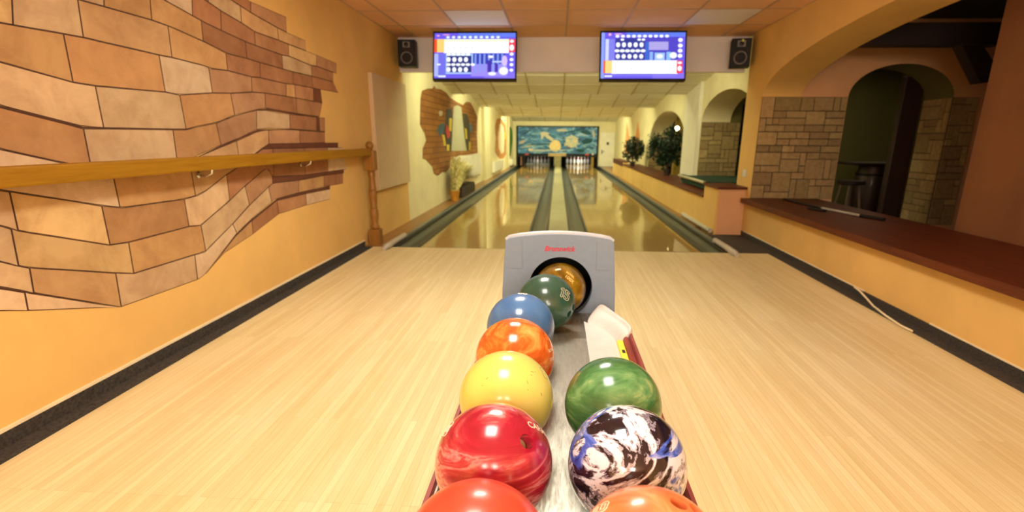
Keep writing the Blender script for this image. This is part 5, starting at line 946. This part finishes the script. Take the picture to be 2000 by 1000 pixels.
# globe lamp
gl = thing('globe_lamp', 'small glowing globe lamp hanging in the second arch behind the larger plant', 'lamp', (2.57, 11.7, 1.314))
obj('globe', MB().lathe([(.045*math.sin(PI*i/12), -.045*math.cos(PI*i/12)) for i in range(13)], 20), emis('lit_globe', (1, .80, .38), 40), gl, smooth='all')
obj('cord', MB().tube([(0, 0, .04), (0, 0, .37)], .003, 6), BLACK, gl)
# ================================================================== POOL TABLE
pt = thing('pool_table', 'pool table with green cloth and a pale rail seen through the first lane arch', 'table', (2.0, 7.15, 0))
obj('bed', MB().box(.05, 1.05, .05, 1.60, .42, .515), FELT, pt)
obj('cushion', MB().box(.045, .085, .06, 1.6, .515, .535).box(.05, 1.05, .04, .08, .515, .53), FELT, pt)
obj('rail', MB().tube([(.02, .03, .515), (.02, 1.62, .515)], .022, 12), M('pale_rail', (.50, .42, .28), .3, space='obj'), pt, smooth=True)
obj('rail', MB().box(.03, 1.07, 0, .045, .43, .52, bev=.006), DARK_W, pt)
obj('rail', MB().box(1.04, 1.08, .0, 1.62, .43, .52, bev=.006), DARK_W, pt)
obj('corner_cap', MB().tube([(.02, .06, .515), (.02, -.02, .510)], [.028, .032], 14), BLACK_G, pt, smooth=True); obj('corner_band', MB().tube([(.02, .062, .515), (.02, .085, .515)], .0275, 14), CHROME, pt, smooth=True)
for lx_, ly_ in ((.3, .25), (.95, .25), (.3, 1.4), (.95, 1.4)): obj('leg', MB().box(lx_-.04, lx_+.04, ly_-.04, ly_+.04, -.001, .42), DARK_W, pt)
# things on the far side of the first lane arch
pb = thing('hanging_screen', 'dark switched off screen hanging inside the first lane arch', 'screen', (3.10, 9.42, 1.35)); obj('casing', MB().box(-.17, .17, 0, .04, -.36, .33, bev=.006), M('dark_grey_screen', (.035, .032, .03), .4, space='obj'), pb); obj('panel', MB().box(-.155, .155, -.003, 0, -.34, .31), M('screen_glass', (.022, .021, .022), .25, space='obj'), pb); obj('mount', MB().box(-.02, .02, .04, .178, -.05, .05), BLACK, pb)
tag(obj('blue_poster', MB().box(3.09, 3.22, 9.588, 9.598, .74, .95), M('navy_paper', (.02, .03, .16), .6, space='obj')), 'small dark blue poster on the wall below the switched off screen', 'poster')
# ================================================================== SIDE ROOM FURNITURE
def stool(loc, rz, label):
    r = thing('bar_stool', label, 'stool', loc, (0, 0, rz))
    obj('seat', MB().lathe([(0, .53), (.15, .53), (.165, .54), (.168, .565), (.155, .58), (0, .582)], 28), DARK_WZ, r, smooth=True)
    for k in range(4):
        a = PI/4+k*PI/2; obj('leg', MB().tube([(.10*math.cos(a), .10*math.sin(a), .53), (.175*math.cos(a), .175*math.sin(a), 0)], [.016, .018], 10), M('pale_worn_leg', (.16, .10, .06), .5, space='obj'), r, smooth=True)
    ring = [(.15*math.cos(PI/4+k*PI/2), .15*math.sin(PI/4+k*PI/2), .17) for k in range(5)]
    obj('stretcher', MB().tube(ring, .010, 8), DARK_WZ, r, smooth=True)
stool((3.87, 7.08, 0), .2, 'small round wooden stool standing behind the stone arch beside the bar table')
bt = thing('bar_table', 'dark wooden barrel shaped bar table seen through the stone arch', 'table', (4.40, 7.55, 0))
obj('table_top', MB().box(-.42, .34, -.28, .28, .765, .80, bev=.008), DARK_WZ, bt)
obj('barrel', MB().lathe([(0, 0), (.17, 0), (.20, .12), (.215, .35), (.205, .58), (.18, .74), (.20, .765), (0, .765)], 28), DARK_WZ, bt, smooth=True)
for z_ in (.12, .62): obj('hoop', MB().lathe([(.203, z_), (.208, z_), (.212, z_+.03), (.205, z_+.03)], 28), BLACK, bt, smooth=True)
tag(obj('metal_strip', MB().box(4.47, 4.49, 6.95, 6.97, .0, .86), M('dull_steel', (.25, .22, .18), .4, .6, space='obj')), 'thin upright metal strip standing beside the dark door post', 'post')
dp = thing('door_post', 'dark wooden post standing at the back right edge of the stone arch', 'post', (4.03, 6.56, 0)); obj('upright', MB().box(-.05, .17, -.05, .05, 0, 1.80, bev=.01), DARK_WZ, dp)
obj('foot', MB().box(-.06, .18, -.06, .06, 0, .08, bev=.005), DARK_WZ, dp)
mb = MB()
mb.box(2.64, 3.80, 4.98, 5.14, 1.885, 2.06)
bm1 = obj('ceiling_beam', mb, DARK_W); tag(bm1, 'heavy dark wooden beam across the side room with a diagonal brace at its right end', 'beam')
br2 = MB().extrude([(3.46, 1.89), (3.69, 1.575), (3.77, 1.585), (3.78, 1.73), (3.63, 1.89)], 1, 5.0, 5.12); obj('brace', br2, DARK_W, bm1)
tag(obj('ceiling_beam', MB().box(2.64, 2.99, 3.90, 4.05, 2.08, 2.25, bev=.01), DARK_W), 'short dark reddish beam under the side room ceiling, nearer than the braced one', 'beam')
# things on the counter
ps = thing('cue_stick', 'long thin stick lying on the counter, dark with a pale middle', 'stick', (2.50, 5.83, .458))
obj('shaft', MB().tube([(0, 0, 0), (.05, -.75, 0)], .011, 10), BLACK, ps, smooth=True)
obj('sleeve', MB().tube([(.05, -.75, 0), (.13, -1.25, 0)], .012, 10), M('pale_grey_sleeve', (.42, .38, .30), .4, space='obj'), ps, smooth=True)
obj('handle', MB().tube([(.13, -1.25, 0), (.21, -1.46, 0)], .014, 10), BLACK, ps, smooth=True)
tag(obj('remote_control', MB().box(-.022, .022, -.10, .10, 0, .02, Matrix.Translation((2.45, 4.97, .446)) @ Matrix.Rotation(.25, 4, 'Z'), bev=.004), BLACK), 'small flat black remote control lying on the counter beside the stick', 'remote')
